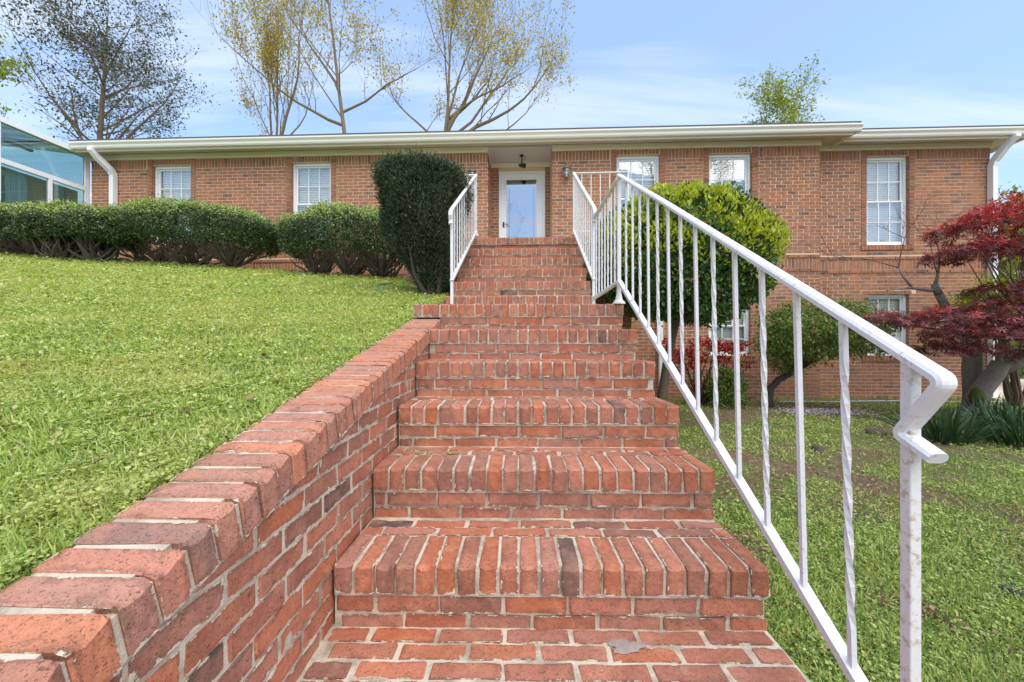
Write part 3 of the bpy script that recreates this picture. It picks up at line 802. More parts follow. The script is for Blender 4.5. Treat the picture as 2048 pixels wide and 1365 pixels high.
# glass roof sloping up away from the wall head, with rafters
for i in range(3):
    m_ = MB(); m_.prism([(SA-.08-i*1.2, 4.86+i*.16), (SA-.08-(i+1)*1.2+.06, 4.86+(i+1)*.16-.008), (SA-.08-(i+1)*1.2+.06, 4.87+(i+1)*.16-.008), (SA-.08-i*1.2, 4.87+i*.16)], -1.7, -.02, 'y'); m_.build('roof_pane', 'teal_glass', sr)
for i in range(4): MB().box(SA-.12-i*1.2, SA-.06-i*1.2, -1.7, -.02, 4.80+i*.16, 4.86+i*.16).build('rafter', 'dark_metal' if 0 < i < 3 else 'vinyl', sr)
for y in (-1.15, -.6): MB().prism([(SA-.1, 4.80), (SA-3.7, 5.28), (SA-3.7, 5.32), (SA-.1, 4.84)], y-.02, y+.02, 'y').build('rafter', 'dark_metal', sr)
MB().box(SA-3.75, SA-3.69, -1.72, -.02, 1.8, 5.33).build('end_wall', 'vinyl', sr)
MB().box(SA-3.69, SA-.06, -1.72, -1.66, 1.8, 3.0).build('knee_wall', 'vinyl', sr)
MB().box(SA-3.69, SA-.06, -1.705, -1.70, 3.0, 4.8).build('pane', 'sunroom_glass', sr)

# lanterns and light fixtures
def lantern(a, z, label):
    r_ = empty('wall_lantern', h2w(a, 0, z), H_ROT, label, 'lantern', 'wall lanterns beside the front door')
    MB().lathe([(.055, 0), (.055, .01), (.03, .02)], (0, 0, 0), 12).build('backplate', 'bronze', r_).rotation_euler = (R(90), 0, 0)
    MB().tube([(0, -.01, 0), (0, -.07, .03), (0, -.11, .10), (0, -.12, .13)], .008, 8).build('arm', 'bronze', r_)
    MB().lathe([(.012, .19), (.02, .17), (.01, .155), (.03, .14), (.07, .105), (.085, .075), (.08, .065)], (0, -.12, -.02), 14).build('cap', 'bronze', r_, True)
    MB().lathe([(.072, .045), (.078, .0), (.066, -.07), (.045, -.115)], (0, -.12, 0), 14).build('glass', 'lamp_glass', r_, True)
    m2 = MB()
    for j in range(6):
        q = j*math.pi/3; m2.tube([(.074*math.cos(q), -.12+.074*math.sin(q), .05), (.08*math.cos(q), -.12+.08*math.sin(q), 0), (.046*math.cos(q), -.12+.046*math.sin(q), -.118)], .0045, 4)
    m2.build('cage', 'bronze', r_)
    MB().lathe([(.05, -.112), (.052, -.122), (.03, -.14), (.012, -.155), (.008, -.175)], (0, -.12, 0), 14).build('base', 'bronze', r_, True)
    MB().lathe([(.016, -.11), (.02, -.03), (.012, .02)], (0, -.12, 0), 8).build('bulb', 'blind', r_, True)
    return r_
lantern(1.085, 4.29, 'antique bronze wall lantern on the brick right of the door')
lantern(-.79, 4.26, 'antique bronze wall lantern on the brick left of the door, behind the railing')
fl = empty('flood_light', h2w(.19, .32, SZ-.03), H_ROT, 'small black spotlight hanging from the porch recess ceiling', 'spotlight')
MB().lathe([(.045, 0), (.045, -.02), (.015, -.03)], (0, 0, 0), 10).build('mount', 'dark_metal', fl)
MB().tube([(0, 0, -.03), (0, -.01, -.12), (0, -.01, -.20)], .013, 6).build('stem', 'dark_metal', fl)
MB().tube([(-.05, .02, -.20), (.0, -.02, -.22), (.055, -.07, -.25)], [.025, .04, .052], 10).build('lamp_head', 'dark_metal', fl)
MB().tube([(.0, -.0, -.12), (.05, -.03, -.10), (.09, -.05, -.06)], .006, 5).build('wire', 'dark_metal', fl)

# ------------------------------------------------------------------ railings
HR = [(q*.66, w_*.74) for q, w_ in [(-.030, -.008), (-.030, .006), (-.022, .014), (-.008, .017), (.008, .017), (.022, .014), (.030, .006), (.030, -.008), (.018, -.014), (-.018, -.014)]]
CH = [(-.016, -.011), (-.016, .011), (.016, .011), (.016, -.011), (.010, -.011), (.010, .003), (-.010, .003), (-.010, -.011)]
def bal(parent, p0, p1, twist, r=.0095, mat='paint'):
    n = 26 if twist else 2; P = [Vector(p0).lerp(Vector(p1), i/(n-1)) for i in range(n)]
    tw = [(max(0, min(1, (i/(n-1)-.12)/.76)))*twist*math.pi*2 for i in range(n)]
    return MB().sweep(P, [(-r, -r), (r, -r), (r, r), (-r, r)], up=Vector((0, 1, 0)), twist=tw).build('baluster', mat, parent)
def post(parent, p0, z1, r=.021, mat='paint'):
    return MB().sweep([p0, (p0[0], p0[1], z1)], [(-r, -r*.86), (-r*.86, -r), (r*.86, -r), (r, -r*.86), (r, r*.86), (r*.86, r), (-r*.86, r), (-r, r*.86)], up=Vector((0, 1, 0))).build('post', mat, parent)
def rail_x(v): return .79+.0138*v
rl = empty('stair_railing', (0, 0, 0), 0, 'white wrought iron handrail with twisted balusters along the right of the lower steps', 'railing')
def hz_(v): return EYE-.079+.578*(v-.7265)
def bz_(v): return EYE-.793+.594*(v-.985)
pts_ = [(rail_x(3.11), 3.11, hz_(3.11)-.012)]
pts_ += [(rail_x(v), v, hz_(v)) for v in (2.2, 1.2)]
# lamb's tongue at the foot: round the nose, back under, and out again
def fillet(A, B, C, r, n=7):
    # round the corner B of the path A-B-C (depth, height)
    A, B, C = (Vector((q[0], q[1])) for q in (A, B, C)); u = (A-B).normalized(); w2 = (C-B).normalized()
    half = math.acos(max(-1, min(1, u.dot(w2))))/2; t = r/math.tan(half); c = B+(u+w2).normalized()*(r/math.sin(half))
    p0, p1 = B+u*t, B+w2*t; a0 = math.atan2(p0.y-c.y, p0.x-c.x); a1 = math.atan2(p1.y-c.y, p1.x-c.x); da = (a1-a0+math.pi) % (2*math.pi)-math.pi
    return [(c.x+r*math.cos(a0+da*i/(n-1)), c.y+r*math.sin(a0+da*i/(n-1))) for i in range(n)]
KA, KN, KI, KE = (1.2, hz_(1.2)), (.735, hz_(.735)), (.822, EYE-.19), (.752, EYE-.222)
for (v, z) in [(.9, hz_(.9))]+fillet(KA, KN, KI, .013)+fillet(KN, KI, KE, .012)+[KE]:
    pts_.append((rail_x(v), v, z))
def planar_sweep(path, prof, side, name, mat, parent):
    """sweep in a vertical plane whose sideways direction is fixed"""
    P = [Vector(p) for p in path]; S = Vector(side).normalized(); m2 = MB(); n = len(prof)
    for i, p in enumerate(P):
        a = (P[i]-P[i-1]).normalized() if i else (P[1]-P[0]).normalized()
        c = (P[i+1]-P[i]).normalized() if i < len(P)-1 else a
        t = (a+c).normalized(); k = 1/max(.5, t.dot(a)); nn = S.cross(t).normalized()
        for (q, r) in prof: m2.v.append(tuple(p+S*q+nn*r*k))
    for i in range(len(P)-1):
        for j in range(n):
            j2 = (j+1) % n; m2.f.append((i*n+j, i*n+j2, (i+1)*n+j2, (i+1)*n+j))
    m2.f.append(tuple(range(n-1, -1, -1))); e = (len(P)-1)*n; m2.f.append(tuple(range(e, e+n)))
    return m2.build(name, mat, parent)
planar_sweep(pts_, HR, (-1, -.0138, 0), 'handrail', 'paint', rl)
planar_sweep([(rail_x(v)+.024*(1-(v-.9)/2.2), v, bz_(v)) for v in (3.10, 2.0, .55)], CH, (-1, 0, 0), 'bottom_rail', 'paint', rl)
post(rl, (rail_x(.808)+.004, .808, -.02), hz_(.808)-.010, .0115, 'post_paint')
post(rl, (rail_x(3.11), 3.115, 6*RISE), hz_(3.11)-.02, .014)
MB().lathe([(.05, 0), (.048, .012), (.03, .03), (.022, .06), (.02, .08)], (rail_x(3.11), 3.115, 6*RISE-.001), 12).build('post_base', 'rusty_paint', rl)
for i in range(13):
    v = .971+.162*i
    o = bal(rl, (rail_x(v)+.024*(1-(v-.9)/2.2), v, bz_(v)+.004), (rail_x(v), v, hz_(v)-.010), 1.5 if i % 2 == 0 else 0, .0066)

# rail along the right edge of the landing
ra0, ra1 = -.42, .99
L0 = h2w(ra1, -4.10); LZ0, LZ1 = EYE+.40, EYE+.46
ld = empty('landing_railing', (0, 0, 0), 0, 'short level white railing along the right edge of the landing', 'railing')
Pn = Vector((rail_x(3.11), 3.13, 0)); side = (Pn-L0).normalized(); sx = Vector((side.y, -side.x, 0))
planar_sweep([(Pn.x, Pn.y, EYE+1.272), (L0.x, L0.y, EYE+1.20)], HR, (-sx.x, -sx.y, 0) if sx.x > 0 else sx, 'handrail', 'rusty_paint', ld)
planar_sweep([(Pn.x, Pn.y, EYE+.462), (L0.x, L0.y, EYE+.42)], CH, (-sx.x, -sx.y, 0) if sx.x > 0 else sx, 'bottom_rail', 'rusty_paint', ld)
for i in range(1, 8):
    t = i/8; p = Pn.lerp(L0, t); bal(ld, (p.x, p.y, EYE+.462-.042*t), (p.x, p.y, EYE+1.262-.072*t), 1.5 if i % 2 else 0, .0058)

# rails of the upper flight
for a, lab in ((ra0, 'white iron railing along the left side of the upper steps'), (ra1, 'white iron railing along the right side of the upper steps')):
    r_ = empty('porch_stair_railing', (0, 0, 0), 0, lab, 'railing', 'railings of the upper steps')
    b0, b1 = -4.10, -2.30
    def up(b, z): return h2w(a, b, z)
    hz2 = lambda b: EYE+1.315+.605*(b-b0); bz2 = lambda b: EYE+.60+.545*(b-b0)
    planar_sweep([up(b1+.02, hz2(b1+.02)), up(-3.2, hz2(-3.2)), up(b0, hz2(b0)), up(b0-.05, hz2(b0)-.04), up(b0-.06, hz2(b0)-.075), up(b0-.035, hz2(b0)-.125), up(b0-.05, hz2(b0)-.16)], HR, (-ch, sh, 0), 'handrail', 'paint', r_)
    planar_sweep([up(b1+.02, bz2(b1+.02)), up(b0, bz2(b0))], CH, (-ch, sh, 0), 'bottom_rail', 'paint', r_)
    p = up(b0+.02, 0); post(r_, (p.x, p.y, 6*RISE-.02), hz2(b0)-.01, .014)
    p = up(b1, 0); post(r_, (p.x, p.y, PF-.02), hz2(b1)-.01, .014)
    MB().lathe([(.042, 0), (.04, .01), (.024, .03), (.018, .06)], (p.x, p.y, PF-.001), 12).build('post_base', 'rusty_paint', r_)
    for i in range(1, 12):
        b = b0+.02+(b1-b0-.02)*i/12; bal(r_, up(b, bz2(b)), up(b, hz2(b)-.01), 1.5 if i % 2 else 0, .0058)
# level rails of the porch
for (a0, a1, lab) in ((ra1, PA1-.05, 'level white railing along the front of the porch, right of the steps'), (PA0+.05, ra0, 'level white railing along the front of the porch, left of the steps, behind the yew')):
    r_ = empty('porch_railing', (0, 0, 0), 0, lab, 'railing', 'level railings of the porch')
    zt = EYE+2.47
    planar_sweep([h2w(a0, -2.13, zt), h2w(a1, -2.13, zt)], HR, (-sh, -ch, 0), 'handrail', 'rusty_paint', r_)
    planar_sweep([h2w(a0, -2.13, PF+.10), h2w(a1, -2.13, PF+.10)], CH, (-sh, -ch, 0), 'bottom_rail', 'paint', r_)
    n = max(3, round((a1-a0)/.145))
    for i in range(1, n):
        q = a0+(a1-a0)*i/n; bal(r_, h2w(q, -2.13, PF+.10), h2w(q, -2.13, zt-.01), 0, .0062)
    e = a1 if a0 > 0 else a0; p = h2w(e, -2.13); post(r_, (p.x, p.y, PF), zt, .014)

# ------------------------------------------------------------------ vegetation
def cloud_shell(n_clump, per, center, rad, spread, zmin=-1.0, zmax=1.0, power=2.4, bump=.07, inner=.25):
    """points in clumps on a lumpy super-ellipsoid; returns points, outward normals, clump id"""
    dd = rdir(int(n_clump*2.5)); dd = dd[(dd[:, 2] > zmin) & (dd[:, 2] < zmax)][:n_clump]
    r = (np.abs(dd)**power).sum(1)**(-1/power)
    ph = rng.uniform(0, 6, 3)
    b = 1+bump*(np.sin(dd[:, 0]*7+ph[0])*np.cos(dd[:, 1]*6+ph[1])+np.sin(dd[:, 2]*8+dd[:, 0]*5+ph[2]))
    dep = 1-inner*rng.random(len(dd))**2.2
    C_ = dd*r[:, None]*(b*dep)[:, None]*np.array(rad)+np.array(center)
    nrm = unit(dd/np.array(rad))
    P = np.repeat(C_, per, 0)+rng.normal(size=(len(C_)*per, 3))*spread
    return P, np.repeat(nrm, per, 0), np.repeat(np.arange(len(C_)), per), np.repeat(dep, per)
def leaves_on(P, N, L, W, out=.7, upb=.3, shape='diamond', fold=.2):
    ax = unit(N*out+rdir(len(P))*.9+np.array([0, 0, upb])); nr = unit(N+rdir(len(P))*.8)
    s = rng.uniform(.7, 1.25, len(P))
    return leaf_quads(P, ax, nr, L*s, W*s, fold, shape)
def stems(base, targets, r0, r1, parent, mat, wobble=.06, name='stem', n=5):
    m2 = MB()
    for t in targets:
        b = Vector(base)+Vector((random.uniform(-1, 1), random.uniform(-1, 1), 0))*r0*1.5; t = Vector(t)
        mid = b.lerp(t, .45)+Vector((random.uniform(-1, 1), random.uniform(-1, 1), random.uniform(-.6, .2)))*wobble*2
        P = []
        for i in range(6):
            q = i/5; P.append((b*(1-q)**2+mid*2*q*(1-q)+t*q*q)+Vector((random.uniform(-1, 1), random.uniform(-1, 1), random.uniform(-1, 1)))*wobble*.25*(0 < i))
        m2.tube(P, [r0+(r1-r0)*i/5 for i in range(6)], n, False)
    return m2.build(name, mat, parent)

def hedge(cx, cy, rx, ry, zb, zt, label):
    gz = float(gz_left(cx, cy)); o = empty('clipped_hedge', (0, 0, 0), 0, label, 'hedge', 'clipped hedges under the windows')
    h = (zt-zb)/2; c = (cx, cy, zb+h)
    P, N, _, dep = cloud_shell(int(3600*rx), 15, c, (rx, ry, h), .026, -.62, 1, 2.5, .05, .26)
    stray = rng.random(len(P)) < .02; P[stray] += N[stray]*rng.uniform(.02, .07, stray.sum())[:, None]
    V = leaves_on(P, N, .027, .019, .35, .15)
    lit_tip = (rng.random(len(P)) < np.clip(N[:, 2]*1.9-.5, .03, .9)) & (dep > .93)  # outer leaves facing up go paler: tip growth plus painted light from above
    f = bulk('foliage', V, DIAMOND, None, o, lit_tip.astype(int), ['box_leaf', 'box_lit_tip'])
    bases = [(cx+rx*q, cy+random.uniform(-.1, .1), gz-.05) for q in ((-.5, 0, .5) if rx > .9 else (-.3, .35))]
    for bs in bases:
        tg = []
        for _ in range(40):
            a = random.uniform(0, 6.28); q = random.uniform(.25, .85)
            tg.append((bs[0]+math.cos(a)*rx*.55*q, cy+math.sin(a)*ry*q, zb+h*random.uniform(.05, 1.2)))
        stems(bs, tg, .026, .006, o, 'hedge_bark', .10)
    return o
hedge(-8.05, 6.75, 1.3, .74, 2.44, 3.15, 'low clipped hedge at the far left in front of the sunroom')
hedge(-5.5, 6.9, 1.45, .82, 2.38, 3.23, 'widest clipped hedge, the middle one, in front of the left window')
hedge(-2.72, 6.75, 1.05, .74, 2.18, 3.12, 'clipped hedge right beside the tall dark yew')
hedge(-6.85, 6.35, .75, .5, 2.42, 3.03, 'small rounded clipped hedge tucked between the two left hedges')

# tall clipped yew
yw = empty('yew_shrub', (0, 0, 0), 0, 'tall dark green yew clipped like a mushroom beside the upper steps', 'shrub')
yc = (-1.12, 4.92)
def yew_pts(nc, per, spread):
    t = rng.random(nc); a = rng.uniform(0, 6.283, nc)
    z = 1.58+t*1.37
    rr = np.interp(z, [1.55, 1.80, 2.00, 2.15, 2.45, 2.75, 2.90, 2.99], [.15, .21, .30, .40, .465, .505, .515, .45])
    xo = np.interp(z, [1.55, 2.3, 2.9], [.20, .04, 0])
    rr = rr*(1+.09*np.sin(a*3+z*5)+.06*np.sin(a*7-z*9)); dep = 1-.35*rng.random(nc)**2
    top = rng.random(nc) < .22
    z = np.where(top, 2.94+.05*rng.random(nc), z); rr = np.where(top, .50*np.sqrt(rng.random(nc)), rr*dep); xo = np.where(top, 0, xo)
    C_ = np.stack([yc[0]+xo+rr*np.cos(a), yc[1]+rr*np.sin(a), z], 1)
    N = unit(np.stack([np.cos(a)*(~top), np.sin(a)*(~top), np.where(top, 1.0, .15)], 1))
    return np.repeat(C_, per, 0)+rng.normal(size=(nc*per, 3))*spread, np.repeat(N, per, 0)
P, N = yew_pts(6200, 20, .030); stray = rng.random(len(P)) < .03; P[stray] += N[stray]*rng.uniform(.02, .08, stray.sum())[:, None]
V = leaves_on(P, N, .040, .010, .9, .5)
bulk('foliage', V, DIAMOND, 'yew_leaf', yw)
stems((-.95, 4.85, 1.40), [(yc[0]+random.uniform(-.4, .4), yc[1]+random.uniform(-.35, .35), random.uniform(2.1, 3.0)) for _ in range(26)], .035, .006, yw, 'dark_bark', .08)

# round glossy bush behind the rail
bs = empty('round_bush', (0, 0, 0), 0, 'big round glossy green bush with yellow green new tips behind the right railing', 'bush')
bc = (2.25, 5.35, 2.01)
P, N, cid, dep = cloud_shell(4600, 10, bc, (1.09, .93, .82), .040, -.95, 1, 2.2, .055, .34)
V = leaves_on(P, N, .052, .027, .8, .25, 'hex')
bulk('foliage', V, HEXA, 'bush_leaf', bs)
P, N, cid, dep = cloud_shell(3400, 7, bc, (1.14, .98, .85), .024, -.6, 1, 2.2, .055, .08)
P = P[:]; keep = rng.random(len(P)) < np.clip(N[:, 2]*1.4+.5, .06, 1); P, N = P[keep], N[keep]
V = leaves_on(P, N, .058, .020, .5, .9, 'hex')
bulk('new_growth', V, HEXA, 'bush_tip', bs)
MB().tube([(2.02, 5.42, -.25), (2.03, 5.41, .2), (2.10, 5.40, .7), (2.2, 5.38, 1.2), (2.3, 5.36, 1.6)], [.075, .06, .055, .05, .04], 8).build('trunk', 'bark', bs, True)
stems((2.2, 5.38, 1.15), [(bc[0]+random.uniform(-.9, .9), bc[1]+random.uniform(-.7, .7), bc[2]+random.uniform(-.4, .6)) for _ in range(18)], .03, .007, bs, 'bark', .12, 'branch')

# azalea in flower
azl = empty('azalea', (0, 0, 0), 0, 'leggy azalea with crimson flowers in front of the lower window', 'azalea')
ac = (3.30, 7.0)
tg = [(ac[0]+random.uniform(-.72, .72), ac[1]+random.uniform(-.35, .35), random.uniform(.45, .95)) for _ in range(34)]
stems((ac[0], ac[1], -.2), tg, .014, .004, azl, 'twig', .12)
FL = []
for t in tg:
    if t[2] > .4:
        for _ in range(4): FL.append((t[0]+random.gauss(0, .07), t[1]+random.gauss(0, .07), t[2]+random.gauss(.03, .05)))
FL = np.array(FL)
P = np.repeat(FL, 12, 0)+rng.normal(size=(len(FL)*12, 3))*.022; N = rdir(len(P))
bulk('flower_mass', leaf_quads(P, unit(N+[0, -.4, .3]), rdir(len(P)), .042, .034, .1, 'hex'), HEXA, 'azalea_flower', azl)
P = np.repeat(FL, 7, 0)+rng.normal(size=(len(FL)*7, 3))*.06
bulk('foliage', leaf_quads(P, rdir(len(P)), rdir(len(P)), .035, .014), DIAMOND, 'shrub_leaf', azl)
fern = empty('leafy_plant', (0, 0, 0), 0, 'small bright green leafy plant at the foot of the azalea', 'plant')
P, N, _, _ = cloud_shell(160, 10, (3.62, 6.75, .12), (.28, .2, .32), .04, -.8, 1, 2, .1, .5)
bulk('foliage', leaves_on(P, N, .07, .03), DIAMOND, 'green_leaf', fern)
stems((3.62, 6.75, -.2), [(3.62+random.uniform(-.2, .2), 6.75+random.uniform(-.15, .15), random.uniform(.0, .3)) for _ in range(10)], .006, .003, fern, 'twig', .04)

# small crooked tree
st = empty('small_tree', (0, 0, 0), 0, 'small crooked green tree with a dark bent trunk by the house wall', 'tree')
MB().tube([(4.42, 6.85, -.25), (4.40, 6.85, -.05), (4.42, 6.85, .12), (4.55, 6.83, .28), (4.80, 6.8, .42), (5.05, 6.75, .62), (5.2, 6.7, .85)], [.075, .065, .06, .055, .045, .035, .02], 8).build('trunk', 'dark_bark', st, True)
stems((4.75, 6.8, .40), [(4.9+random.uniform(-.6, .7), 6.75+random.uniform(-.5, .4), random.uniform(.7, 1.45)) for _ in range(16)], .022, .005, st, 'dark_bark', .10, 'branch')
P, N, _, _ = cloud_shell(1000, 12, (5.08, 6.55, 1.12), (1.0, .65, .48), .05, -.95, 1, 2.0, .14, .5)
bulk('crown', leaves_on(P, N, .060, .026, .4, -.3), DIAMOND, 'shrub_leaf', st)
P, N, _, _ = cloud_shell(170, 12, (4.6, 6.75, .72), (.32, .25, .33), .05, -.95, 1, 2.0, .14, .5)
bulk('side_shoots', leaves_on(P, N, .055, .02, .4, -.3), DIAMOND, 'shrub_leaf', st)

# Japanese maple
mpl = empty('maple_tree', (0, 0, 0), 0, 'dark red Japanese maple with a twisted grey trunk at the right', 'tree')
mb = MB()
def limb(pts, rads, n=9): mb.tube(pts, [q*.82 for q in rads], n)
limb([(6.95, 6.05, -.3), (6.98, 6.05, -.05), (7.08, 6.02, .22), (7.22, 5.98, .45), (7.28, 5.95, .62)], [.21, .17, .15, .14, .13])
limb([(7.35, 6.35, -.3), (7.33, 6.33, .1), (7.25, 6.3, .5), (7.2, 6.25, .85), (7.05, 6.2, 1.15)], [.2, .17, .15, .13, .09])
limb([(7.24, 5.98, .5), (7.45, 5.92, .62), (7.70, 5.85, .82), (7.95, 5.8, 1.2), (8.1, 5.75, 1.7), (8.1, 5.7, 2.2)], [.13, .12, .115, .10, .08, .05])
limb([(7.25, 5.95, .58), (7.18, 5.9, .78), (7.22, 5.85, .98), (7.15, 5.8, 1.2)], [.055, .05, .045, .035])
limb([(7.05, 6.2, 1.12), (6.85, 6.15, 1.32), (6.62, 6.1, 1.45), (6.45, 6.05, 1.66)], [.085, .075, .072, .062])
limb([(6.45, 6.05, 1.66), (6.38, 6.03, 1.74), (6.36, 6.02, 1.80)], [.062, .058, .05])
limb([(6.42, 6.03, 1.72), (6.25, 6.0, 1.70), (5.95, 5.98, 1.74), (5.6, 5.98, 1.70)], [.035, .03, .02, .008])
limb([(6.36, 6.02, 1.76), (6.38, 6.0, 1.9), (6.40, 6.0, 2.05)], [.03, .025, .016])
limb([(5.98, 5.98, 1.74), (5.85, 5.98, 1.90), (5.78, 5.98, 2.04)], [.02, .016, .012])
limb([(7.5, 5.9, 2.0), (7.9, 5.8, 2.6), (8.4, 5.7, 3.0)], [.05, .04, .02], 6)
mb.build('trunk', 'grey_bark', mpl, True)
mb = MB()
def twig(p, d_, L, r, lev):
    p = Vector(p); d_ = Vector(d_).normalized(); P = [p]
    for i in range(4):
        d_ = (d_+Vector((random.gauss(0, .18), random.gauss(0, .12), random.gauss(.03, .18)))).normalized(); P.append(P[-1]+d_*L/4)
    mb.tube(P, [r*(1-.18*i) for i in range(5)], 4, False)
    if lev > 0:
        for _ in range(3): twig(P[random.randint(2, 4)], d_+Vector((random.gauss(0, .6), random.gauss(0, .3), random.gauss(.1, .5))), L*.6, r*.55, lev-1)
twig((5.78, 5.98, 2.04), (.3, 0, 1), .65, .010, 3); twig((5.78, 5.98, 2.04), (-1, 0, .15), .9, .008, 2); twig((6.40, 6.0, 2.05), (.1, 0, 1), .7, .010, 3); twig((6.38, 6, 1.95), (-.5, 0, 1), .6, .008, 2)
mb.build('bare_twigs', 'twig', mpl)
STAR = []
def star_leaves(P, L):
    """palmate leaf: five pointed lobes as a fan of 5 slim diamonds"""
    N = len(P); nr = unit(np.array([0, 0, 1.0])+rng.normal(size=(N, 3))*.45); ax = unit(np.cross(nr, rdir(N))); ax = unit(ax+np.array([0, -.25, -.25])); sd_ = np.cross(nr, ax)
    s = (L*rng.uniform(.7, 1.2, N))[:, None]
    V = [P]
    for ang, k in ((-1.9, .55), (-1.0, .85), (0, 1), (1.0, .85), (1.9, .55)):
        for da, kk in ((-.26, .5), (0, 1), (.26, .5)):
            q = ang+da; V.append(P+(ax*math.cos(q)+sd_*math.sin(q))*s*k*kk-nr*s*.18*k*kk)
    return np.stack(V, 1)
ST_T = []
for i in range(5): ST_T.append((0, 1+3*i, 2+3*i, 3+3*i))
def pad(cx, cy, cz, rx, ry, rz, n):
    a = rng.uniform(0, 6.283, n); r = np.sqrt(rng.random(n)); x = cx+rx*r*np.cos(a); y = cy+ry*r*np.sin(a)
    z = cz+rz*(1-r*r)*rng.uniform(.2, 1, n)-.12*r*rng.random(n)+.04*np.sin(x*9)*np.cos(y*8)
    return np.stack([x, y, z], 1)
tiers = [(x_, y_, z_+(.16 if z_ > 1.8 else 0), a_, b_, c_, int(n_*.5), min(1, r_+.12)) for (x_, y_, z_, a_, b_, c_, n_, r_) in [(7.35, 5.6, 2.50, 1.0, .8, .5, 1900, 1), (8.2, 5.6, 2.75, .9, .8, .45, 1000, 1), (6.55, 5.5, 2.30, .72, .6, .36, 1000, 1), (7.3, 5.5, 2.05, 1.1, .8, .35, 1500, .6), (6.5, 5.5, 1.98, .72, .6, .22, 700, .8), (7.2, 5.4, 1.66, .9, .7, .22, 900, .2),
         (6.9, 5.3, 1.42, .8, .6, .22, 900, .05), (5.9, 5.3, 1.25, .8, .5, .18, 1000, .05), (5.05, 5.35, 1.24, .5, .4, .12, 420, .05), (6.35, 5.2, 1.05, .9, .6, .24, 1300, 0), (7.3, 5.2, 1.12, .8, .7, .28, 1100, .05), (7.0, 5.0, .84, .6, .45, .18, 600, 0), (5.95, 5.35, .86, .5, .4, .13, 400, 0), (6.1, 5.2, 2.02, .5, .3, .1, 260, 1)]]
Pd, Pr = [], []
for (x, y, z, rx, ry, rz, n, red) in tiers:
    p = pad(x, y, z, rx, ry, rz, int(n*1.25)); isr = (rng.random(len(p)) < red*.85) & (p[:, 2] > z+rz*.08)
    Pr.append(p[isr]); Pd.append(p[~isr])
    for _ in range(5):
        q = random.uniform(0, 6.28)
        MB  # twigs inside the tiers are added below
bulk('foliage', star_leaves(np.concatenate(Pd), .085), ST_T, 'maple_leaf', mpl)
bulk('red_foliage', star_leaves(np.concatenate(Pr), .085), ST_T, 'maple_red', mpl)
tg = [(x+random.uniform(-.8, .8)*rx, y+random.uniform(-.7, .7)*ry, z+.03) for (x, y, z, rx, ry, rz, n, red) in tiers[:12] for _ in range(5)]
stems((7.75, 5.85, .95), tg, .022, .004, mpl, 'grey_bark', .12, 'branch')
MB().lathe([(.01, -.16), (.07, -.1), (.09, 0), (.06, .1), (.01, .14)], (6.86, 5.90, .12), 8).build('lichen', 'lichen', mpl, True)

# strappy bulb leaves
def clump(cx, cy, r, n, hgt, label):
    o = empty('daffodil_clump', (0, 0, 0), 0, label, 'plant', 'clumps of strappy bulb leaves')
    gz = float(gz_right(cx, cy)); a = rng.uniform(0, 6.283, n); rr = r*np.sqrt(rng.random(n))
    B = np.stack([cx+rr*np.cos(a)*.6, cy+rr*np.sin(a)*.6, np.full(n, gz)], 1)
    lean = rng.uniform(.1, .95, n)[:, None]; dr = np.stack([np.cos(a), np.sin(a), np.zeros(n)], 1)*lean+np.array([0, 0, 1.0]); dr = unit(dr+rng.normal(size=(n, 3))*.15)
    Lh = hgt*rng.uniform(.6, 1.15, n)[:, None]; sd_ = unit(np.cross(dr, rdir(n))); wd = .009
    V = []
    for t, wv in ((0, .8), (.4, 1), (.75, .8), (1, .12)):
        c_ = B+dr*Lh*t+np.array([0, 0, -1.0])*Lh*.28*t**2.5*lean
        V += [c_-sd_*wd*wv, c_+sd_*wd*wv]
    bulk('blades', np.stack(V, 1), [(0, 1, 3, 2), (2, 3, 5, 4), (4, 5, 7, 6)], 'blade', o)
clump(4.65, 4.35, .36, 190, .46, 'strappy dark green bulb leaves just left of the maple trunk')
clump(5.35, 4.15, .42, 230, .48, 'strappy dark green bulb leaves at the right picture edge below the maple')
clump(6.35, 5.2, .35, 140, .42, 'strappy dark green bulb leaves farther back behind the maple trunk')

# lilac ground phlox, and fallen petals
n = 1500
x = rng.normal(0, .42, n)+4.75; y = rng.normal(0, .16, n)+6.1; k = rng.random(n) < .6
P = np.stack([x, y, gz_right(x, y)+.03+.03*rng.random(n)], 1)
tag(bulk('phlox_patch', leaf_quads(P, unit(rdir(n)*[1, 1, .3]), unit(rdir(n)*.5+[0, 0, 1]), .022, .02, .05, 'hex'), HEXA, 'phlox'), 'patch of pale lilac ground flowers under the small tree', 'flowers', kind='stuff')

# stepping stones / stumps and hoses
for (px, py, r, lab) in ((4.28, 4.72, .10, 'grey flat stump end in the right lawn nearer the bulb leaves'), (3.02, 3.95, .055, 'small dark stump in the right lawn behind the railing')):
    m2 = MB(); z0 = float(gz_right(px, py)); prof = []
    m2.lathe([(r*1.1, -.05), (r, .03), (r*.8, .055), (r*.3, .06)], (px, py, z0), 9)
    o = m2.build('tree_stump', 'wood_grey'); tag(o, lab, 'stump')
hp = [(-1.72, 5.75, 0), (-1.76, 5.55, 0), (-1.80, 5.35, 0), (-1.74, 5.15, 0), (-1.66, 4.98, 0), (-1.60, 4.80, 0), (-1.5, 4.7, 0)]
o = MB().tube([(p[0], p[1], float(gz_left(p[0], p[1]))+.035) for p in hp], .012, 6).build('garden_hose', 'hose_green'); tag(o, 'thin green garden hose lying on the left lawn', 'hose')
hb = [(x, 7.35+.05*math.sin(x*2), float(gz_right(x, 7.3))+.02) for x in np.linspace(4.9, 9, 20)]
o = MB().tube(hb, .013, 6).build('water_hose', 'hose_blue'); tag(o, 'pale blue hose along the foot of the right wall', 'hose')
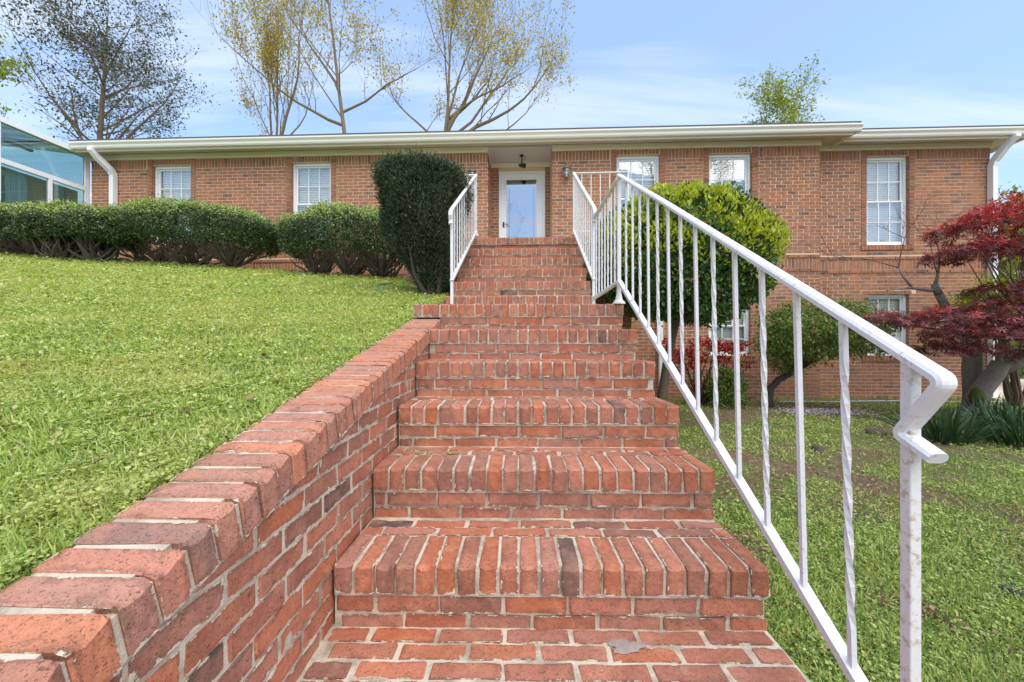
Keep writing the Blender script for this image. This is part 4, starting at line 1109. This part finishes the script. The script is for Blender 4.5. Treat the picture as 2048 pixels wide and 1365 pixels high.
o = MB().tube([(2.86, 7.55, .48), (3.12, 7.45, .48)], .014, 6).build('water_pipe', 'hose_blue'); tag(o, 'short pale pipe by the house wall left of the azalea', 'pipe')
m2 = MB(); m2.sweep([(2.10, 1.70, -.11), (2.16, 1.5, -.10), (2.28, 1.32, -.10), (2.42, 1.18, -.105)], [(-.07, -.005), (-.05, .018), (.05, .02), (.07, -.005)]); o = m2.build('edging_strip', 'fabric_black'); tag(o, 'strip of black landscape fabric in the lower right grass', 'edging')

# ------------------------------------------------------------------ lawns
def lawn(name, n, xr, yr, zf, mat, label, mask=None, size=(.010, .024), shape='hex', sizek=.006):
    """screen-even scatter of small leaves: dense near, larger and thinner far"""
    u = rng.random(n); y = yr[0]*(yr[1]/yr[0])**u
    x = rng.uniform(-1, 1, n)
    if xr[0] < 0: x = xr[1]+.0145*y-rng.random(n)*(np.clip(1.36*y+.35, 0, -xr[0])+xr[1]).clip(.05)
    else: x = xr[0]+rng.random(n)*(np.clip(1.36*y+.35, 0, xr[1])-xr[0]).clip(.05)
    keep = np.ones(n, bool) if mask is None else rng.random(n) < mask(x, y)
    x, y = x[keep], y[keep]; n = len(x)
    z = zf(x, y)+.009*wob(x, y, 1.6)+.006*wob(x, y, 4.1, 2)
    hb_ = .008+.028*np.clip(.5+.5*wob(x, y, 5, 1), 0, 1)+.03*np.clip(wob(x, y, 17, 2), 0, 1)
    P = np.stack([x, y, z+rng.random(n)*hb_+.002], 1)
    L = (size[0]+sizek*y)*np.clip(rng.lognormal(0, .36, n), .45, 1.9)
    ax = unit(rdir(n)*[1, 1, .45]+[0, 0, .15]); nr = unit(rdir(n)*.5+[0, 0, 1])
    V = leaf_quads(P, ax, nr, L, L*.75, .12, shape)
    o = bulk(name, V, HEXA if shape == 'hex' else DIAMOND, mat); tag(o, label, 'grass', kind='stuff'); return o
def lm(x, y): return np.clip(.95+.30*wob(x*1.3+y*.8, y-x*.7, 3.1, 4)+.5*wob(x, y, 8, 1), .2, 1)
lawn('lawn_cover', 290000, (-11, -.815), (.35, 6.9), gz_left, 'lawn_leaf', 'low bright green lawn of clover and weeds on the left slope', lm, (.0045, 0), 'hex', .0034)
def rm(x, y): return np.clip(.40+.95*wob(x, y, 1.5, 2.2)+.5*wob(x, y, 5, 3)+.45*np.clip(2.4-y, 0, 1), .05, 1)
lawn('yard_cover', 210000, (.86, 12), (.7, 8), gz_right, 'yard_leaf', 'patchy green weeds and grass of the right hand yard', rm, (.0048, 0), 'hex', .0026)
# grass blades mixed in
def blades(name, n, xr, yr, zf, mat, label, mask=None, hgt=.05):
    u = rng.random(n); y = yr[0]*(yr[1]/yr[0])**u
    if xr[0] < 0: x = xr[1]+.0145*y-rng.random(n)*(np.clip(1.36*y+.35, 0, -xr[0])+xr[1]).clip(.05)
    else: x = xr[0]+rng.random(n)*(np.clip(1.36*y+.35, 0, xr[1])-xr[0]).clip(.05)
    keep = np.ones(n, bool) if mask is None else rng.random(n) < mask(x, y); x, y = x[keep], y[keep]; n = len(x)
    P = np.stack([x, y, zf(x, y)+.009*wob(x, y, 1.6)+.006*wob(x, y, 4.1, 2)], 1)
    ax = unit(rdir(n)*.7+[0, 0, 1]); L = hgt*rng.uniform(.5, 1.3, n)
    V = leaf_quads(P, ax, rdir(n), L, .003+.0012*y, .1)
    o = bulk(name, V, DIAMOND, mat); tag(o, label, 'grass', kind='stuff')
blades('grass_blades', 36000, (-11, -.815), (.5, 6.9), gz_left, 'lawn_leaf', 'thin grass blades scattered through the left lawn', None, .045)
blades('yard_grass', 60000, (.86, 12), (.8, 8), gz_right, 'yard_leaf', 'thin grass blades of the right hand yard', rm, .05)
def litter(n, xr, yr, zf, mask, smin=.02, smax=.05):
    u = rng.random(n); y = yr[0]*(yr[1]/yr[0])**u
    if xr[0] < 0: x = xr[1]+.0145*y-rng.random(n)*(np.clip(1.36*y+.35, 0, -xr[0])+xr[1]).clip(.05)
    else: x = xr[0]+rng.random(n)*(np.clip(1.36*y+.35, 0, xr[1])-xr[0]).clip(.05)
    keep = rng.random(n) < mask(x, y); x, y = x[keep], y[keep]; n = len(x)
    P = np.stack([x, y, zf(x, y)+.009*wob(x, y, 1.6)+.02+.02*rng.random(n)], 1); L = rng.uniform(smin, smax, n)
    return leaf_quads(P, unit(rdir(n)*[1, 1, .25]), unit(rdir(n)*.4+[0, 0, 1]), L, L*.6, .2, 'hex')
V = np.concatenate([litter(16000, (.86, 12), (1.0, 8), gz_right, lambda x, y: np.clip(.9-1.3*rm(x, y), .02, .8), .010, .032), litter(120, (-11, -.815), (.7, 6), gz_left, lambda x, y: np.full(len(x), .6), .02, .04)])
tag(bulk('fallen_leaves', V, HEXA, 'dead_leaf'), 'dry brown fallen leaves scattered over both lawns', 'leaves', kind='stuff')
for (px, py, s_) in ((2.35, 2.2, .06), (2.95, 3.1, .1)):
    pass

# ------------------------------------------------------------------ background trees
def tree(name, label, base, height, seed, leaf, n_leaf, lsize, spread=.5, up=.6, forks=(), bark='pale_bark', trunk_r=.2, lean=(0, 0), first=.25, nb=9, levels=3, lw=.5, group='trees behind the house', clus=.17, bl=1.0):
    rr = random.Random(seed); o = empty(name, base, 0, label, 'tree', group)
    mt, mbr = MB(), MB(); tips = []
    def branch(m2, p, d_, L, r, lev, nseg=7, k=1.0):
        P = [Vector(p)]; d_ = Vector(d_).normalized()
        for i in range(nseg):
            d_ = (d_+Vector((rr.gauss(0, .11*k), rr.gauss(0, .11*k), rr.gauss(.02+.05*up, .08*k)))).normalized(); P.append(P[-1]+d_*L/nseg)
        m2.tube(P, [max(.006, r*(1-.95*(i/nseg))) for i in range(nseg+1)], 7 if lev == levels else 5 if lev > 1 else 3, False)
        if lev <= 1: tips.extend(P[2:])
        if lev > 0:
            for k in range(rr.randint(5, 8) if lev < levels else nb):
                t = rr.uniform(first if lev == levels else .2, .98)*nseg; i = min(nseg-1, int(t)); q = P[i].lerp(P[i+1], t-i)
                a = rr.uniform(0, 6.283); out_ = Vector((math.cos(a), math.sin(a), 0))
                nd = (d_*(.55 if lev < levels else .35)+out_*spread*(1 if lev == levels else .9)+Vector((0, 0, up*rr.uniform(.2, 1)))).normalized()
                branch(mbr, q, nd, L*rr.uniform(.38, .6)*(1.0 if lev < levels else (1.15-t/nseg*.65)*bl), r*(1-.8*t/nseg)*rr.uniform(.32, .5), lev-1, 6 if lev > 1 else 4)
        return P
    TP = branch(mt, (0, 0, 0), (lean[0], lean[1], 1), height, trunk_r, levels, 10, .35)
    for (f0, d_, L, r) in forks:
        i = max(q for q in range(len(TP)-1) if TP[q].z <= f0); t = (f0-TP[i].z)/max(.01, TP[i+1].z-TP[i].z)
        branch(mt, TP[i].lerp(TP[i+1], min(1, t)), d_, L, r, levels-1, 8)
    mt.build('trunk', bark, o, True); mbr.build('branches', bark, o)
    T_ = np.array([tuple(p) for p in tips]); cl = rng.integers(0, len(T_), max(1, n_leaf//12)); idx = cl[rng.integers(0, len(cl), n_leaf)]
    P = T_[idx]+rng.normal(size=(n_leaf, 3))*clus
    s = rng.uniform(.6, 1.3, n_leaf)*lsize
    bulk('crown', leaf_quads(P, unit(rdir(n_leaf)+[0, 0, -.5]), rdir(n_leaf), s, s*lw, .15), DIAMOND, leaf, o)
    return o
tree('tall_tree', 'slim golden budding tree, leftmost of the three behind the roof', (-15.5, 27, 1.5), 24, 11, 'gold_leaf', 6500, .17, .30, .85, forks=[(12, (.18, 0, 1), 11, .12), (12, (-.3, 0, 1), 9, .09), (12.3, (.45, 0, .9), 7, .07)], trunk_r=.17, first=.48, nb=13, bl=.6, clus=.30)
tree('tall_tree', 'straight golden budding tree, the middle one behind the roof', (-9.1, 25, 1.2), 26, 5, 'gold_leaf', 11000, .155, .55, .55, forks=[(13.0, (-1, 0, .35), 8, .11), (15, (-.5, 0, .9), 7, .10), (13.8, (.9, 0, .5), 6.5, .09)], trunk_r=.22, first=.5, nb=15, bl=.72, clus=.30)
tree('tall_tree', 'forked golden budding tree, rightmost and broadest of the three behind the roof', (-5.1, 25, 1.0), 26, 8, 'gold_leaf', 22000, .155, .5, .6, forks=[(12.6, (1.1, 0, .42), 10, .16), (13.5, (.32, 0, 1), 10, .17), (12.3, (1, 0, -.05), 8, .10), (13.2, (.8, .3, .5), 9, .12), (14, (.55, 0, .8), 8, .12), (12.2, (-.7, 0, .8), 7, .10), (14.5, (.75, 0, .6), 7, .10)], trunk_r=.22, first=.48, nb=15, bl=.85, clus=.30)
tree('dark_tree', 'wide dark leaved tree behind the sunroom at the left', (-21.1, 20, 1.2), 17.2, 21, 'dark_leaf', 12000, .14, .75, .32, forks=[(8.5, (.55, 0, 1), 6.5, .10), (8.3, (-.55, 0, 1), 6, .09), (9.2, (.9, 0, .5), 4.5, .07), (9, (-.9, 0, .45), 4.5, .07)], bark='bark', trunk_r=.27, first=.45, nb=26, bl=.66, clus=.28)
tree('lime_tree', 'bright yellow green tree cut by the left picture edge', (-33.0, 24, 1.2), 23, 33, 'lime_leaf', 7000, .26, .6, .4, bark='bark', trunk_r=.25, nb=16, first=.4, bl=.55)
tree('lime_tree', 'small light green treetop showing above the roof at the right', (23.6, 35, -1), 22.0, 14, 'lime_leaf', 5200, .24, .7, .45, bark='bark', trunk_r=.14, first=.74, nb=16, bl=.48, clus=.28)
tree('lime_tree', 'yellow green tree beyond the right end of the house', (31.5, 24, -1), 11.0, 41, 'lime_leaf', 7000, .24, .7, .4, bark='bark', trunk_r=.2, nb=14, first=.2, bl=.8)
def shrub(c, r, mat, label, n=500, L=.12):
    o = empty('far_shrub', (0, 0, 0), 0, label, 'shrub', 'shrubs beyond the driveway')
    P, N, _, _ = cloud_shell(n, 12, c, r, .07, -.6, 1, 2, .12, .4)
    bulk('foliage', leaves_on(P, N, L, L*.5), DIAMOND, mat, o)
    stems((c[0], c[1], -.3), [(c[0]+random.uniform(-.5, .5)*r[0], c[1], c[2]+random.uniform(-.3, .3)*r[2]) for _ in range(8)], .03, .01, o, 'bark', .1)
shrub((15.8, 13.2, .4), (2.2, 1.0, 1.0), 'green_leaf', 'bright green shrub beyond the driveway at the right edge')
shrub((12.4, 9.6, 2.1), (1.5, 1.0, 1.7), 'lime_leaf', 'yellow green shrub behind the maple beside the house corner', 800)
shrub((8.7, 6.9, 1.55), (.95, .4, .42), 'lime_leaf', 'small lime green shrub between the maple and the right wall', 380, .06)
shrub((19.5, 14, 1.6), (2.6, 1.4, 1.8), 'green_leaf', 'large green shrub farthest out past the driveway', 800)

# trees across the road behind the viewer: what the windows and the door glass mirror
def copy_tree(src, loc, rotz, sc_, label):
    r_ = src.copy(); COL.objects.link(r_); r_.location = loc; r_.rotation_euler = (0, 0, rotz); r_.scale = (sc_,)*3
    r_['label'] = label; r_['group'] = 'trees behind the viewer'
    for c_ in list(src.children):
        q_ = c_.copy(); COL.objects.link(q_); q_.parent = r_
    return r_
TR = {o.get('label'): o for o in COL.objects if o.get('category') == 'tree' and o.get('group') == 'trees behind the house'}
src = [o for l, o in sorted(TR.items()) if 'rightmost' in l or 'middle one' in l or 'wide dark' in l or 'beyond the right end' in l]
for i, (x, y, r, k, lab) in enumerate(((-24, -22, .6, .75, 'tree behind the viewer mirrored in the leftmost window'), (-9, -30, 2.2, .8, 'tree behind the viewer mirrored in the second window'), (10, -17, 1.1, .74, 'tree behind the viewer mirrored in the window right of the door'), (17.5, -17, 3.6, .74, 'tree behind the viewer mirrored in the window above the bush'), (34, -26, 4.4, .85, 'tree behind the viewer mirrored in the right wing window'))):
    copy_tree(src[(2, 1, 0, 1, 3)[i] % len(src)], (x, y, -.5), r, k, lab)

# little weeds in the tread joints of the second step
for (X, Y, n, lab) in ((.16, 2*T+.215, 26, 'tiny green weed growing in the tread joint at the left of the second step'), (.30, 2*T+.215, 34, 'tiny green weed farther right in the same tread joint of the second step')):
    p = s2w(X, Y, 2*RISE); P = np.array(p)+rng.normal(size=(n, 3))*[.012, .005, .0]
    tag(bulk('joint_weed', leaf_quads(P, unit(rdir(n)*[.8, .6, .3]+[0, 0, .8]), rdir(n), .016, .007), DIAMOND, 'lawn_leaf'), lab, 'weed', 'weeds in the step joints')
